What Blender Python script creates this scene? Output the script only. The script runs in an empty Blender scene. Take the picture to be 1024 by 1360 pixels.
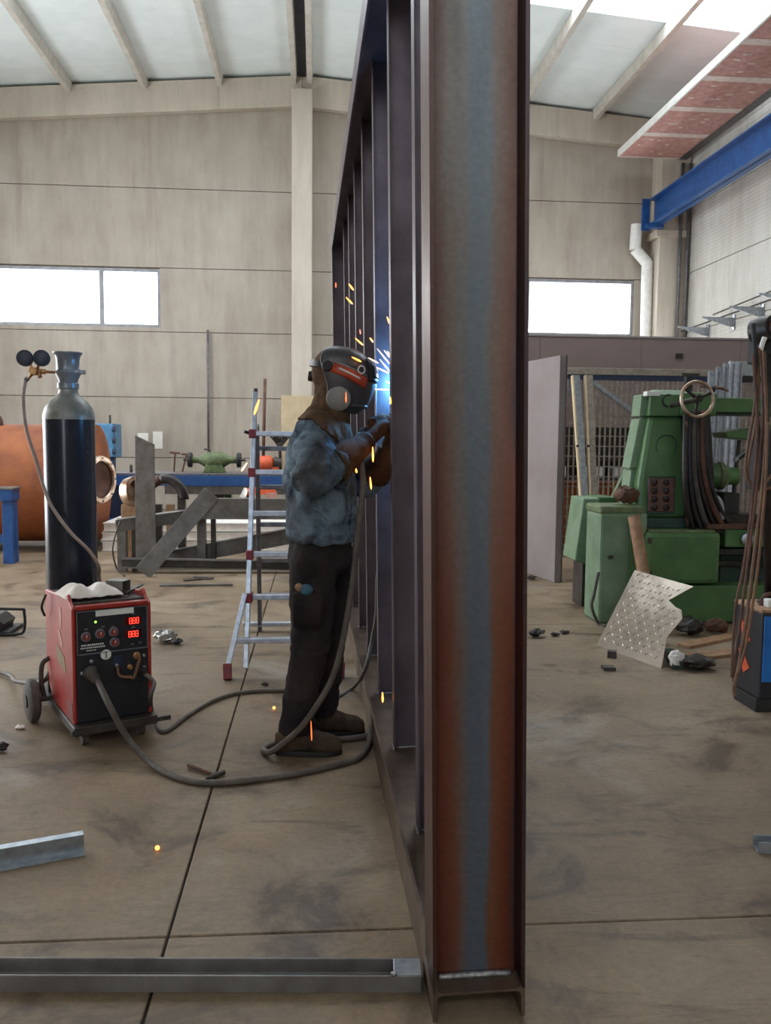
import bpy, bmesh, math, random
from mathutils import Vector, Matrix, noise
V = Vector
PI = math.pi
SC = bpy.context.scene
COL = SC.collection
random.seed(7)

# ------------------------------------------------------------------ camera
CAM_H = 1.40
FPX = 1150.0
IMG_W, IMG_H = 1024, 1360
def camera_axes():
    a = V((420 - 512, 580 - 680, FPX)); y = a.normalized()
    d = V((1, 0.010, 0)); t = -a.dot(a) / d.dot(a)
    x = (a + d * t).normalized()
    if x.x < 0: x = -x
    z = x.cross(y)
    if z.y > 0: z = -z
    return x, y, z          # world axes written in camera (right, down, forward)
_wx, _wy, _wz = camera_axes()
RIGHT = V((_wx.x, _wy.x, _wz.x)); DOWN = V((_wx.y, _wy.y, _wz.y)); FWD = V((_wx.z, _wy.z, _wz.z))
cam_d = bpy.data.cameras.new('camera'); cam = bpy.data.objects.new('camera', cam_d); COL.objects.link(cam)
m = Matrix((RIGHT, -DOWN, -FWD)).transposed().to_4x4()
m.translation = V((0, 0, CAM_H))
cam.matrix_world = m
cam_d.sensor_fit = 'VERTICAL'; cam_d.sensor_height = 36.0; cam_d.sensor_width = 36.0
cam_d.lens = FPX / IMG_H * 36.0
cam_d.clip_start = 0.05; cam_d.clip_end = 200
SC.camera = cam

# ------------------------------------------------------------------ world, exposure
SKY = 8.6
w = bpy.data.worlds.new('overcast_sky'); SC.world = w; w.use_nodes = True
bg = w.node_tree.nodes['Background']; bg.inputs[0].default_value = (0.93, 0.97, 1.0, 1); bg.inputs[1].default_value = SKY
SC.view_settings.view_transform = 'Standard'
try: SC.view_settings.look = 'None'
except Exception: pass
SC.view_settings.exposure = 0.0
SC.view_settings.gamma = 1.0
SC.view_settings.use_curve_mapping = False
SC.cycles.max_bounces = 8; SC.cycles.diffuse_bounces = 5; SC.cycles.glossy_bounces = 3
SC.cycles.transparent_max_bounces = 12
SC.cycles.sample_clamp_indirect = 4.0
SC.cycles.caustics_reflective = False; SC.cycles.caustics_refractive = False

def portal(loc, rot, sx, sy):
    """daylight portal: guides sky sampling through a real opening, adds no light of its own"""
    l = bpy.data.lights.new('sky_portal', 'AREA'); l.shape = 'RECTANGLE'; l.size = sx; l.size_y = sy
    l.cycles.is_portal = True
    o = bpy.data.objects.new('sky_portal', l); o.location = loc; o.rotation_euler = rot; COL.objects.link(o)

# ------------------------------------------------------------------ pixel helpers (photo pixel + real depth -> world point)
def _ray(u, v):
    return RIGHT * (u - 512) + DOWN * (v - 680) + FWD * FPX
def at_y(u, v, y):
    d = _ray(u, v); return V((0, 0, CAM_H)) + d * (y / d.y)
def at_x(u, v, x):
    d = _ray(u, v); return V((0, 0, CAM_H)) + d * (x / d.x)
def at_z(u, v, z=0.0):
    d = _ray(u, v); return V((0, 0, CAM_H)) + d * ((z - CAM_H) / d.z)

# ------------------------------------------------------------------ materials
def srgb(r, g, b):
    f = lambda c: (c / 12.92 if c <= 0.04045 else ((c + 0.055) / 1.055) ** 2.4)
    return (f(r / 255), f(g / 255), f(b / 255), 1)
class NT:
    def __init__(s, name):
        s.m = bpy.data.materials.new(name); s.m.use_nodes = True
        s.t = s.m.node_tree; s.b = s.t.nodes['Principled BSDF']; s.out = s.t.nodes['Material Output']
        s._co = None
    def n(s, typ, **k):
        x = s.t.nodes.new(typ)
        for a, b in k.items(): setattr(x, a, b)
        return x
    def l(s, a, b): s.t.links.new(a, b)
    def co(s):
        if s._co is None: s._co = s.n('ShaderNodeTexCoord').outputs['Object']
        return s._co
    def mapped(s, scale=(1, 1, 1), loc=(0, 0, 0)):
        q = s.n('ShaderNodeMapping'); q.inputs['Scale'].default_value = scale; q.inputs['Location'].default_value = loc
        s.l(s.co(), q.inputs['Vector']); return q.outputs[0]
    def noise(s, scale, detail=4, rough=0.55, vec=None, dist=0.0):
        q = s.n('ShaderNodeTexNoise'); q.inputs['Scale'].default_value = scale; q.inputs['Detail'].default_value = detail
        q.inputs['Roughness'].default_value = rough; q.inputs['Distortion'].default_value = dist
        s.l(vec if vec is not None else s.co(), q.inputs['Vector']); return q.outputs['Fac']
    def ramp(s, fac, stops):
        q = s.n('ShaderNodeValToRGB'); e = q.color_ramp.elements
        e[0].position, e[0].color = stops[0]; e[1].position, e[1].color = stops[-1]
        for p, c in stops[1:-1]:
            k = e.new(p); k.color = c
        s.l(fac, q.inputs[0]); return q.outputs[0]
    def mix(s, fac, a, b, blend='MIX'):
        q = s.n('ShaderNodeMix', data_type='RGBA', blend_type=blend)
        for sock, val in ((0, fac), (6, a), (7, b)):
            if isinstance(val, (int, float)): q.inputs[sock].default_value = val
            elif isinstance(val, tuple): q.inputs[sock].default_value = val
            else: s.l(val, q.inputs[sock])
        return q.outputs[2]
    def math(s, op, a, b=0.0, clamp=False):
        q = s.n('ShaderNodeMath', operation=op, use_clamp=clamp)
        for i, val in enumerate((a, b)):
            if isinstance(val, (int, float)): q.inputs[i].default_value = val
            else: s.l(val, q.inputs[i])
        return q.outputs[0]
    def color(s, c):
        if isinstance(c, tuple): s.b.inputs['Base Color'].default_value = c
        else: s.l(c, s.b.inputs['Base Color'])
    def bump(s, h, strength=0.2, dist=0.01):
        q = s.n('ShaderNodeBump'); q.inputs['Strength'].default_value = strength; q.inputs['Distance'].default_value = dist
        s.l(h, q.inputs['Height']); s.l(q.outputs[0], s.b.inputs['Normal'])
    def set(s, rough=None, metal=None, spec=None):
        if rough is not None: s.b.inputs['Roughness'].default_value = rough
        if metal is not None: s.b.inputs['Metallic'].default_value = metal
        if spec is not None: s.b.inputs['Specular IOR Level'].default_value = spec
def simple(name, c1, c2=None, rough=0.5, metal=0.0, scale=12, bump=0.0, spec=None, lo=0.35, hi=0.65):
    t = NT(name); t.set(rough, metal, spec)
    c2 = c2 or tuple(min(1, x * 0.72) for x in c1[:3]) + (1,)
    f = t.noise(scale, 5, 0.6)
    t.color(t.ramp(f, [(lo, c2), (hi, c1)]))
    if bump: t.bump(t.noise(scale * 6, 4), bump, 0.004)
    return t.m
def emit(name, c, strength, base=(0.02, 0.02, 0.02, 1)):
    t = NT(name); t.color(base); t.b.inputs['Emission Color'].default_value = c; t.b.inputs['Emission Strength'].default_value = strength
    return t.m

def mat_floor():
    t = NT('worn_concrete_floor'); t.set(0.62, 0.0, 0.3)
    big = t.noise(0.55, 5, 0.6); mid = t.noise(2.3, 8, 0.68, dist=0.6); fine = t.noise(38, 6, 0.7)
    base = t.ramp(big, [(0.30, srgb(120, 102, 81)), (0.5, srgb(140, 121, 98)), (0.72, srgb(164, 147, 125))])
    st = t.ramp(mid, [(0.36, (0.42, 0.39, 0.37, 1)), (0.47, (0.84, 0.82, 0.80, 1)), (0.60, (1.0, 1.0, 1.0, 1)), (0.74, (1.16, 1.16, 1.17, 1))])
    c = t.mix(1.0, base, st, 'MULTIPLY')
    # dark grease smears stretched across the hall
    sm = t.noise(1.7, 7, 0.72, t.mapped((0.55, 2.2, 1), (3.1, 0.7, 0)), 1.2)
    smf = t.ramp(sm, [(0.56, (0, 0, 0, 1)), (0.70, (0.75, 0.75, 0.75, 1))])
    c = t.mix(smf, c, srgb(78, 66, 57))
    # pale grinding dust patches
    du = t.noise(0.9, 6, 0.65, t.mapped((1, 1, 1), (7.7, 2.2, 0)), 0.8)
    duf = t.ramp(du, [(0.58, (0, 0, 0, 1)), (0.76, (0.55, 0.55, 0.55, 1))])
    c = t.mix(duf, c, srgb(176, 170, 160))
    g = t.ramp(fine, [(0.30, (0.80, 0.80, 0.80, 1)), (0.62, (1.08, 1.08, 1.08, 1))])
    c = t.mix(0.8, c, g, 'MULTIPLY')
    # hairline scratches
    sc = t.noise(3.0, 3, 0.5, t.mapped((0.5, 9.0, 1), (1, 5, 0)), 2.0)
    sf = t.ramp(sc, [(0.493, (0, 0, 0, 1)), (0.5, (0.5, 0.5, 0.5, 1)), (0.507, (0, 0, 0, 1))])
    c = t.mix(sf, c, srgb(70, 60, 52))
    t.color(c)
    t.l(t.ramp(mid, [(0.3, (0.42, 0.42, 0.42, 1)), (0.7, (0.72, 0.72, 0.72, 1))]), t.b.inputs['Roughness'])
    t.bump(t.mix(0.5, mid, fine), 0.12, 0.01)
    return t.m
def mat_concrete(name, a, b, ribs=False):
    t = NT(name); t.set(0.85, 0, 0.25)
    n1 = t.noise(0.8, 6, 0.62); n2 = t.noise(5, 6, 0.65, t.mapped((1.0, 1.0, 0.16)))
    c = t.ramp(n1, [(0.3, b), (0.68, a)])
    s = t.ramp(n2, [(0.32, (0.86, 0.85, 0.84, 1)), (0.6, (1.03, 1.03, 1.03, 1))])
    c = t.mix(1.0, c, s, 'MULTIPLY')
    dr = t.noise(2.2, 4, 0.6, t.mapped((2.2, 2.2, 0.10), (4, 0, 0)))
    c = t.mix(t.ramp(dr, [(0.62, (0, 0, 0, 1)), (0.76, (0.4, 0.4, 0.4, 1))]), c, srgb(120, 105, 88))
    sp = t.noise(9, 3, 0.5); c = t.mix(t.ramp(sp, [(0.70, (0, 0, 0, 1)), (0.78, (0.35, 0.35, 0.35, 1))]), c, srgb(110, 98, 84))
    t.color(c)
    if ribs:
        wv = t.n('ShaderNodeTexWave'); wv.bands_direction = 'Z'; wv.inputs['Scale'].default_value = 5.0
        wv.inputs['Distortion'].default_value = 1.2; wv.inputs['Detail'].default_value = 2
        t.l(t.co(), wv.inputs['Vector']); t.bump(wv.outputs['Fac'], 0.35, 0.01)
    else:
        t.bump(t.noise(30, 5), 0.15, 0.006)
    return t.m
def mat_mill_web():
    """bare rolled steel web: blue-grey mill scale down the middle, rust towards both fillets, rustier near the foot"""
    t = NT('rusty_rolled_steel'); t.set(0.4, 0.5, 0.5)
    sx = t.n('ShaderNodeSeparateXYZ'); t.l(t.co(), sx.inputs[0])
    wob = t.noise(3.0, 6, 0.6, t.mapped((3.0, 1, 0.55))); wob2 = t.noise(24, 5, 0.7, t.mapped((1, 1, 0.25)))
    off = t.math('ADD', t.math('MULTIPLY', t.math('SUBTRACT', wob, 0.5), 0.22), t.math('MULTIPLY', t.math('SUBTRACT', wob2, 0.5), 0.07))
    u = t.math('ADD', t.math('DIVIDE', sx.outputs[0], 0.2246), off)
    hi = t.ramp(u, [(0.03, srgb(92, 72, 68)), (0.12, srgb(112, 92, 86)), (0.22, srgb(122, 114, 108)), (0.42, srgb(122, 120, 118)), (0.47, srgb(112, 120, 126)),
                   (0.66, srgb(114, 120, 124)), (0.72, srgb(122, 110, 104)), (0.88, srgb(114, 88, 76)), (0.96, srgb(84, 70, 74))])
    lo = t.ramp(u, [(0.03, srgb(78, 46, 38)), (0.12, srgb(104, 54, 40)), (0.26, srgb(116, 72, 56)), (0.36, srgb(110, 96, 92)), (0.45, srgb(92, 100, 112)),
                   (0.62, srgb(92, 100, 110)), (0.68, srgb(118, 78, 58)), (0.88, srgb(112, 56, 36)), (0.97, srgb(70, 52, 54))])
    zf = t.ramp(t.math('ADD', t.math('DIVIDE', sx.outputs[2], 3.2), t.math('MULTIPLY', t.math('SUBTRACT', wob, 0.5), 0.3)), [(0.25, (0, 0, 0, 1)), (0.62, (1, 1, 1, 1))])
    c = t.mix(zf, lo, hi)
    fl = t.noise(60, 4, 0.6); c = t.mix(1.0, c, t.ramp(fl, [(0.3, (0.86, 0.86, 0.86, 1)), (0.65, (1.06, 1.06, 1.06, 1))]), 'MULTIPLY')
    t.color(c); t.bump(wob2, 0.06, 0.003)
    t.l(t.ramp(wob2, [(0.3, (0.34, 0.34, 0.34, 1)), (0.7, (0.48, 0.48, 0.48, 1))]), t.b.inputs['Roughness'])
    return t.m
def mat_cloth(name, a, b, c3, scale=7, bump=0.5):
    t = NT(name); t.set(0.9, 0, 0.15)
    n1 = t.noise(scale, 6, 0.65, dist=0.5); n2 = t.noise(scale * 0.45, 4, 0.6, t.mapped((1, 1, 1), (3, 1, 2)))
    c = t.ramp(n1, [(0.36, b), (0.58, a)])
    c = t.mix(t.ramp(n2, [(0.45, (0, 0, 0, 1)), (0.66, (0.85, 0.85, 0.85, 1))]), c, c3)
    wv = t.noise(180, 2); t.color(c); t.bump(t.mix(0.35, n1, wv), bump, 0.012)
    return t.m
def mat_checker():
    t = NT('aluminium_sheet'); t.set(0.22, 1.0); t.color(srgb(176, 166, 154))
    t.bump(t.noise(3.5, 2), 0.18, 0.03)
    return t.m
def mat_pane(name, tint=(1, 1, 1, 1), gloss=0.06):
    t = NT(name); t.t.nodes.remove(t.b)
    tr = t.n('ShaderNodeBsdfTransparent'); tr.inputs[0].default_value = tint
    gl = t.n('ShaderNodeBsdfGlossy'); gl.inputs['Roughness'].default_value = 0.08
    mx = t.n('ShaderNodeMixShader'); mx.inputs[0].default_value = gloss
    t.l(tr.outputs[0], mx.inputs[1]); t.l(gl.outputs[0], mx.inputs[2]); t.l(mx.outputs[0], t.out.inputs[0])
    return t.m

M = {}
M['floor'] = mat_floor()
M['joint'] = simple('joint_dirt', srgb(62, 52, 44), srgb(44, 37, 32), 0.9)
M['wall'] = mat_concrete('precast_concrete', srgb(174, 166, 155), srgb(158, 148, 135))
M['wall_r'] = mat_concrete('brushed_concrete', srgb(212, 211, 205), srgb(196, 193, 185), True)
M['wall_gap'] = simple('wall_joint', srgb(112, 102, 90), srgb(88, 80, 70), 0.95)
M['beam'] = mat_concrete('beam_concrete', srgb(198, 190, 177), srgb(184, 174, 160))
M['roof'] = simple('white_roof_sheet', srgb(236, 246, 248), srgb(226, 238, 240), 0.5, 0, 2)
M['purlin'] = simple('pale_purlin_concrete', srgb(206, 202, 194), srgb(188, 184, 174), 0.8, 0, 6)
M['darkgap'] = simple('dark_gap', srgb(58, 58, 66), srgb(44, 44, 50), 0.8)
M['pane'] = mat_pane('window_glass')
M['sky_pane'] = mat_pane('polycarbonate_sheet', (0.96, 0.98, 1, 1), 0.05)
M['alu_frame'] = simple('grey_window_frame', srgb(150, 152, 156), srgb(128, 130, 134), 0.45, 0.4)
M['web'] = mat_mill_web()
M['steel'] = simple('purple_mill_scale', srgb(106, 96, 104), srgb(84, 74, 82), 0.36, 0.55, 5, 0.05)
M['steel_edge'] = simple('rail_steel', srgb(112, 96, 82), srgb(86, 70, 60), 0.42, 0.5, 8, 0.06)
M['weld'] = simple('fresh_weld', srgb(186, 186, 184), srgb(120, 120, 122), 0.35, 0.9, 60, 0.6)
M['grey_steel'] = simple('grey_steel', srgb(128, 124, 120), srgb(104, 98, 92), 0.45, 0.4, 9, 0.05)
M['dark_steel'] = simple('dark_steel', srgb(82, 76, 72), srgb(60, 54, 50), 0.5, 0.4, 9, 0.05)
M['galv'] = simple('galvanised_steel', srgb(172, 178, 184), srgb(138, 144, 150), 0.35, 0.7, 20)
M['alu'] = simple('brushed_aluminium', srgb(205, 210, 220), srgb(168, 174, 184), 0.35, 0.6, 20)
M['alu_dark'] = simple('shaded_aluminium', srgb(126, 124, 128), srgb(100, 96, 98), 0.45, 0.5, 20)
M['red_plastic'] = simple('red_plastic', srgb(158, 50, 54), srgb(120, 36, 40), 0.5)
M['red_paint'] = simple('red_enamel', srgb(176, 52, 40), srgb(150, 44, 36), 0.4, 0, 6)
M['black_panel'] = simple('black_panel', srgb(38, 40, 48), srgb(28, 30, 36), 0.4, 0, 10)
M['black'] = simple('black_rubber', srgb(44, 42, 42), srgb(28, 27, 27), 0.6)
M['rubber_grey'] = simple('dusty_rubber', srgb(88, 80, 74), srgb(62, 56, 52), 0.75, 0, 14, 0.2)
M['cable'] = simple('dusty_cable', srgb(104, 94, 86), srgb(78, 70, 64), 0.65, 0, 14)
M['cable_brown'] = simple('brown_cable', srgb(128, 92, 62), srgb(92, 62, 42), 0.6, 0, 10)
M['hose'] = simple('grey_gas_hose', srgb(172, 150, 136), srgb(146, 124, 110), 0.55)
M['cyl_black'] = simple('cylinder_black_paint', srgb(38, 44, 58), srgb(28, 32, 42), 0.22, 0.15, 8)
M['cyl_grey'] = simple('cylinder_grey_paint', srgb(150, 150, 144), srgb(112, 112, 104), 0.35, 0.1, 16)
M['guard_grey'] = simple('guard_grey_paint', srgb(138, 144, 154), srgb(112, 118, 126), 0.3, 0.2, 16)
M['brass'] = simple('tarnished_brass', srgb(196, 150, 104), srgb(160, 112, 72), 0.4, 0.7, 30)
M['gauge_back'] = simple('dark_gauge_case', srgb(52, 56, 74), srgb(40, 44, 58), 0.45)
M['white'] = simple('white_cotton', srgb(244, 236, 228), srgb(228, 218, 208), 0.9, 0, 12, 0.3)
M['white_print'] = simple('white_print', srgb(236, 236, 232), srgb(220, 220, 214), 0.5)
M['pale_print'] = simple('faded_print', srgb(196, 152, 140), srgb(176, 120, 106), 0.5)
M['olive_print'] = simple('olive_sticker', srgb(142, 122, 70), srgb(122, 98, 60), 0.5)
M['paper'] = simple('white_paper', srgb(236, 232, 226), srgb(224, 220, 212), 0.8)
M['red_led'] = emit('red_led_digits', (1.0, 0.05, 0.03, 1), 2.6)
M['green_led'] = emit('green_led', (0.35, 1.0, 0.1, 1), 2.0)
M['red_glass'] = simple('dark_red_window', srgb(90, 28, 28), srgb(60, 18, 18), 0.2)
M['knob_red'] = simple('red_knob_cap', srgb(146, 60, 56), srgb(110, 44, 42), 0.5)
M['blue_paint'] = simple('blue_paint', srgb(34, 86, 148), srgb(26, 66, 122), 0.4, 0, 8)
M['blue_dark'] = simple('dark_blue_paint', srgb(38, 54, 84), srgb(30, 42, 66), 0.5, 0, 8)
M['blue_bright'] = simple('bright_blue_paint', srgb(30, 112, 190), srgb(24, 96, 168), 0.45, 0, 6)
M['blue_box'] = simple('pale_blue_paint', srgb(74, 128, 164), srgb(52, 98, 136), 0.45, 0, 10)
M['tape_blue'] = simple('dull_blue_plastic', srgb(62, 108, 128), srgb(44, 78, 98), 0.5, 0, 30)
M['tank'] = simple('rust_primer', srgb(152, 84, 36), srgb(118, 58, 26), 0.6, 0.0, 3, 0.05)
M['rust'] = simple('brown_rust', srgb(110, 74, 56), srgb(76, 50, 40), 0.7, 0.1, 10, 0.2)
M['bright_rim'] = simple('machined_rim', srgb(206, 188, 168), srgb(150, 116, 90), 0.3, 0.8, 14)
M['green'] = simple('machine_green', srgb(86, 124, 74), srgb(70, 104, 60), 0.38, 0, 4)
M['green_pale'] = simple('dusty_machine_green', srgb(128, 150, 122), srgb(104, 130, 100), 0.5, 0, 5)
M['green_dark'] = simple('dark_machine_green', srgb(44, 70, 60), srgb(34, 54, 48), 0.5, 0, 6)
M['green_olive'] = simple('olive_machine_green', srgb(112, 128, 84), srgb(84, 96, 64), 0.5, 0, 16)
M['knob_plate'] = simple('brown_switch_plate', srgb(118, 80, 66), srgb(92, 62, 52), 0.5, 0.1, 30)
M['oily'] = simple('oily_black_metal', srgb(54, 46, 42), srgb(32, 28, 27), 0.4, 0.3, 14, 0.2)
M['wood'] = simple('weathered_wood', srgb(172, 136, 104), srgb(140, 104, 76), 0.75, 0, 14, 0.2)
M['plywood'] = simple('pale_plywood', srgb(214, 196, 162), srgb(196, 174, 138), 0.8, 0, 5)
M['panel_pink'] = simple('mauve_grey_board', srgb(152, 142, 142), srgb(138, 126, 124), 0.75, 0, 1.4)
M['panel_dark'] = simple('mauve_partition_sheet', srgb(134, 117, 112), srgb(124, 107, 102), 0.7, 0, 1.2)
M['orange'] = simple('orange_board', srgb(188, 100, 40), srgb(160, 78, 28), 0.55, 0, 3)
M['orange_bright'] = simple('orange_enamel', srgb(232, 104, 66), srgb(200, 80, 46), 0.45)
M['mesh'] = simple('galvanised_mesh', srgb(168, 158, 146), srgb(136, 126, 114), 0.5, 0.3, 20)
M['pinkboard'] = simple('pink_plasterboard', srgb(200, 158, 150), srgb(180, 128, 120), 0.85, 0, 9)
M['filler'] = simple('joint_filler', srgb(226, 214, 206), srgb(212, 192, 184), 0.85, 0, 12)
M['foil'] = simple('crumpled_foil', srgb(206, 206, 202), srgb(140, 136, 130), 0.3, 0.8, 20)
M['checker'] = mat_checker()
M['tread'] = simple('bright_tread', srgb(226, 218, 206), srgb(206, 196, 182), 0.38, 0.9)
M['denim'] = mat_cloth('faded_shaded_denim', srgb(120, 138, 152), srgb(38, 50, 66), srgb(74, 68, 66), 9, 0.9)  # faded blue; the strong dark tone also stands in for shaded folds
M['trouser'] = mat_cloth('black_work_cloth', srgb(50, 44, 46), srgb(32, 28, 31), srgb(62, 54, 50), 6, 0.5)
M['leather'] = mat_cloth('brown_leather', srgb(106, 68, 42), srgb(64, 38, 24), srgb(82, 54, 36), 9, 0.5)
M['yoke'] = mat_cloth('worn_brown_suede', srgb(106, 82, 60), srgb(66, 50, 38), srgb(86, 68, 52), 9, 0.5)
M['boot'] = mat_cloth('dusty_boot_leather', srgb(78, 66, 56), srgb(52, 44, 38), srgb(92, 72, 56), 12, 0.4)
M['skin'] = simple('skin', srgb(196, 146, 118), srgb(180, 128, 102), 0.55, 0, 20)
M['helmet'] = simple('charcoal_helmet_shell', srgb(78, 76, 80), srgb(62, 60, 64), 0.35, 0, 10)
M['helmet_grey'] = simple('pale_grey_plastic', srgb(150, 148, 146), srgb(128, 126, 124), 0.5)
M['helmet_orange'] = simple('orange_decal', srgb(206, 82, 46), srgb(176, 64, 36), 0.4)
M['lens'] = simple('dark_lens', srgb(26, 38, 40), srgb(20, 28, 30), 0.12)
M['spark'] = emit('incandescent_steel', (1.0, 0.36, 0.07, 1), 3.6)
M['spark_red'] = emit('cooling_steel', (1.0, 0.20, 0.04, 1), 1.6)
M['spark_white'] = emit('white_hot_steel', (1.0, 0.62, 0.45, 1), 2.2)
M['arc'] = emit('electric_arc', (0.45, 0.75, 1.0, 1), 60.0)

# ------------------------------------------------------------------ mesh builder
WM = {}                       # world matrix of every object made here
def reg(o, mat): WM[o.name] = mat; return o
def frame_z(d):
    d = d.normalized(); a = V((0, 0, 1)) if abs(d.z) < 0.95 else V((1, 0, 0))
    x = a.cross(d).normalized(); return x, d.cross(x).normalized(), d
def smooth_path(pts, sub=6):
    pts = [V(p) for p in pts]
    if len(pts) < 3: return pts
    out = []
    for i in range(len(pts) - 1):
        p0 = pts[max(i - 1, 0)]; p1 = pts[i]; p2 = pts[i + 1]; p3 = pts[min(i + 2, len(pts) - 1)]
        for k in range(sub):
            t = k / sub
            out.append(0.5 * ((2 * p1) + (p2 - p0) * t + (2 * p0 - 5 * p1 + 4 * p2 - p3) * t * t + (3 * p1 - p0 - 3 * p2 + p3) * t ** 3))
    out.append(pts[-1]); return out
class MB:
    def __init__(s): s.v = []; s.f = []
    def add(s, vs, fs):
        b = len(s.v); s.v += [V(p) for p in vs]; s.f += [tuple(b + i for i in f) for f in fs]; return s
    def box(s, x0, y0, z0, x1, y1, z1):
        vs = [(x0, y0, z0), (x1, y0, z0), (x1, y1, z0), (x0, y1, z0), (x0, y0, z1), (x1, y0, z1), (x1, y1, z1), (x0, y1, z1)]
        return s.add(vs, [(3, 2, 1, 0), (4, 5, 6, 7), (0, 1, 5, 4), (1, 2, 6, 5), (2, 3, 7, 6), (3, 0, 4, 7)])
    def bar(s, p, q, w, h, up=(0, 0, 1)):
        """rectangular bar from p to q, w across, h along 'up'"""
        p = V(p); q = V(q); d = (q - p).normalized(); u = V(up); u = (u - d * u.dot(d)).normalized(); r = d.cross(u)
        vs = []
        for c in (p, q):
            for a, b in ((-1, -1), (1, -1), (1, 1), (-1, 1)): vs.append(c + r * (a * w / 2) + u * (b * h / 2))
        return s.add(vs, [(3, 2, 1, 0), (4, 5, 6, 7), (0, 1, 5, 4), (1, 2, 6, 5), (2, 3, 7, 6), (3, 0, 4, 7)])
    def prism(s, poly, o, ax, ay, az, depth):
        """2-D outline (ax, ay) pushed 'depth' along az"""
        o = V(o); ax = V(ax); ay = V(ay); az = V(az); n = len(poly)
        vs = [o + ax * a + ay * b for a, b in poly] + [o + ax * a + ay * b + az * depth for a, b in poly]
        fs = [tuple(range(n))[::-1], tuple(range(n, 2 * n))] + [(i, (i + 1) % n, n + (i + 1) % n, n + i) for i in range(n)]
        return s.add(vs, fs)
    def rings(s, rings, caps=True):
        n = len(rings[0]); b = len(s.v)
        for r in rings: s.v += [V(p) for p in r]
        for k in range(len(rings) - 1):
            for i in range(n):
                j = (i + 1) % n
                s.f.append((b + k * n + i, b + k * n + j, b + (k + 1) * n + j, b + (k + 1) * n + i))
        if caps:
            s.f.append(tuple(b + i for i in range(n))[::-1]); s.f.append(tuple(b + (len(rings) - 1) * n + i for i in range(n)))
        return s
    def cyl(s, p, q, r, r2=None, n=16):
        p = V(p); q = V(q); x, y, z = frame_z(q - p); r2 = r if r2 is None else r2
        return s.rings([[c + (x * math.cos(2 * PI * i / n) + y * math.sin(2 * PI * i / n)) * rr for i in range(n)] for c, rr in ((p, r), (q, r2))])
    def tube(s, pts, r, n=8, sub=6):
        P = smooth_path(pts, sub) if sub else [V(p) for p in pts]
        rs = r if isinstance(r, (list, tuple)) else None
        d = (P[1] - P[0]).normalized(); x, y, _ = frame_z(d); out = []
        for i, p in enumerate(P):
            t = (P[min(i + 1, len(P) - 1)] - P[max(i - 1, 0)]).normalized()
            x = (x - t * x.dot(t)).normalized(); y = t.cross(x)
            if rs:
                f = i / (len(P) - 1) * (len(rs) - 1); k = min(int(f), len(rs) - 2); rr = rs[k] + (rs[k + 1] - rs[k]) * (f - k)
            else: rr = r
            out.append([p + (x * math.cos(2 * PI * j / n) + y * math.sin(2 * PI * j / n)) * rr for j in range(n)])
        return s.rings(out)
    def lathe(s, prof, o, axis=(0, 0, 1), n=28):
        o = V(o); x, y, z = frame_z(V(axis))
        return s.rings([[o + z * h + (x * math.cos(2 * PI * i / n) + y * math.sin(2 * PI * i / n)) * max(r, 1e-4) for i in range(n)] for r, h in prof])
    def sphere(s, c, r, n=14, m=9):
        c = V(c); r = V(r) if not isinstance(r, (int, float)) else V((r, r, r)); R = []
        for k in range(m + 1):
            a = PI * k / m; a = min(max(a, 0.03), PI - 0.03)
            R.append([c + V((math.sin(a) * math.cos(2 * PI * i / n) * r.x, math.sin(a) * math.sin(2 * PI * i / n) * r.y, -math.cos(a) * r.z)) for i in range(n)])
        return s.rings(R)
    def torus(s, c, axis, R, r, n=28, m=8, a0=0.0, a1=2 * PI):
        c = V(c); x, y, z = frame_z(V(axis)); full = abs(a1 - a0 - 2 * PI) < 1e-6; R_ = []
        for i in range(n if full else n + 1):
            a = a0 + (a1 - a0) * i / n; d = x * math.cos(a) + y * math.sin(a)
            R_.append([c + d * (R + r * math.cos(2 * PI * j / m)) + z * (r * math.sin(2 * PI * j / m)) for j in range(m)])
        if full: R_.append(R_[0])
        return s.rings(R_, caps=not full)
    def loft(s, rs, n=16):
        """rs: (centre, axis, side, a, b): ellipse rings, a along side, b along axis x side"""
        out = []
        for c, ax, sd, a, b in rs:
            ax = V(ax).normalized(); sd = V(sd); sd = (sd - ax * sd.dot(ax)).normalized(); o = ax.cross(sd)
            out.append([V(c) + sd * (a * math.cos(2 * PI * i / n)) + o * (b * math.sin(2 * PI * i / n)) for i in range(n)])
        return s.rings(out)
    def chain(s, pts, rad, n=12, sub=5):
        """round-ended tapering limb"""
        P = [V(p) for p in pts]; s.tube(P, list(rad), n, sub)
        s.sphere(P[0], rad[0] * 0.98, n, 7); s.sphere(P[-1], rad[-1] * 0.98, n, 7); return s
    def build(s, name, mat, parent=None, bevel=0.0, smooth=False, local=False, seg=2, fix=True, origin=None):
        me = bpy.data.meshes.new(name); o = bpy.data.objects.new(name, me); COL.objects.link(o)
        pw = WM[parent.name] if parent is not None else Matrix.Identity(4)
        if parent is not None: o.parent = parent
        vs = s.v
        if parent is not None and not local:
            inv = pw.inverted(); vs = [inv @ p for p in vs]
        ow = pw
        if parent is None:
            if origin is None:
                lo = V([min(p[i] for p in vs) for i in range(3)]); hi = V([max(p[i] for p in vs) for i in range(3)])
                origin = V(((lo.x + hi.x) / 2, (lo.y + hi.y) / 2, lo.z))
            vs = [p - V(origin) for p in vs]; o.location = origin; ow = Matrix.Translation(V(origin))
        me.from_pydata([tuple(p) for p in vs], [], s.f)
        if fix:
            bm = bmesh.new(); bm.from_mesh(me); bmesh.ops.recalc_face_normals(bm, faces=bm.faces); bm.to_mesh(me); bm.free()
        me.materials.append(M[mat] if isinstance(mat, str) else mat)
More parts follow.
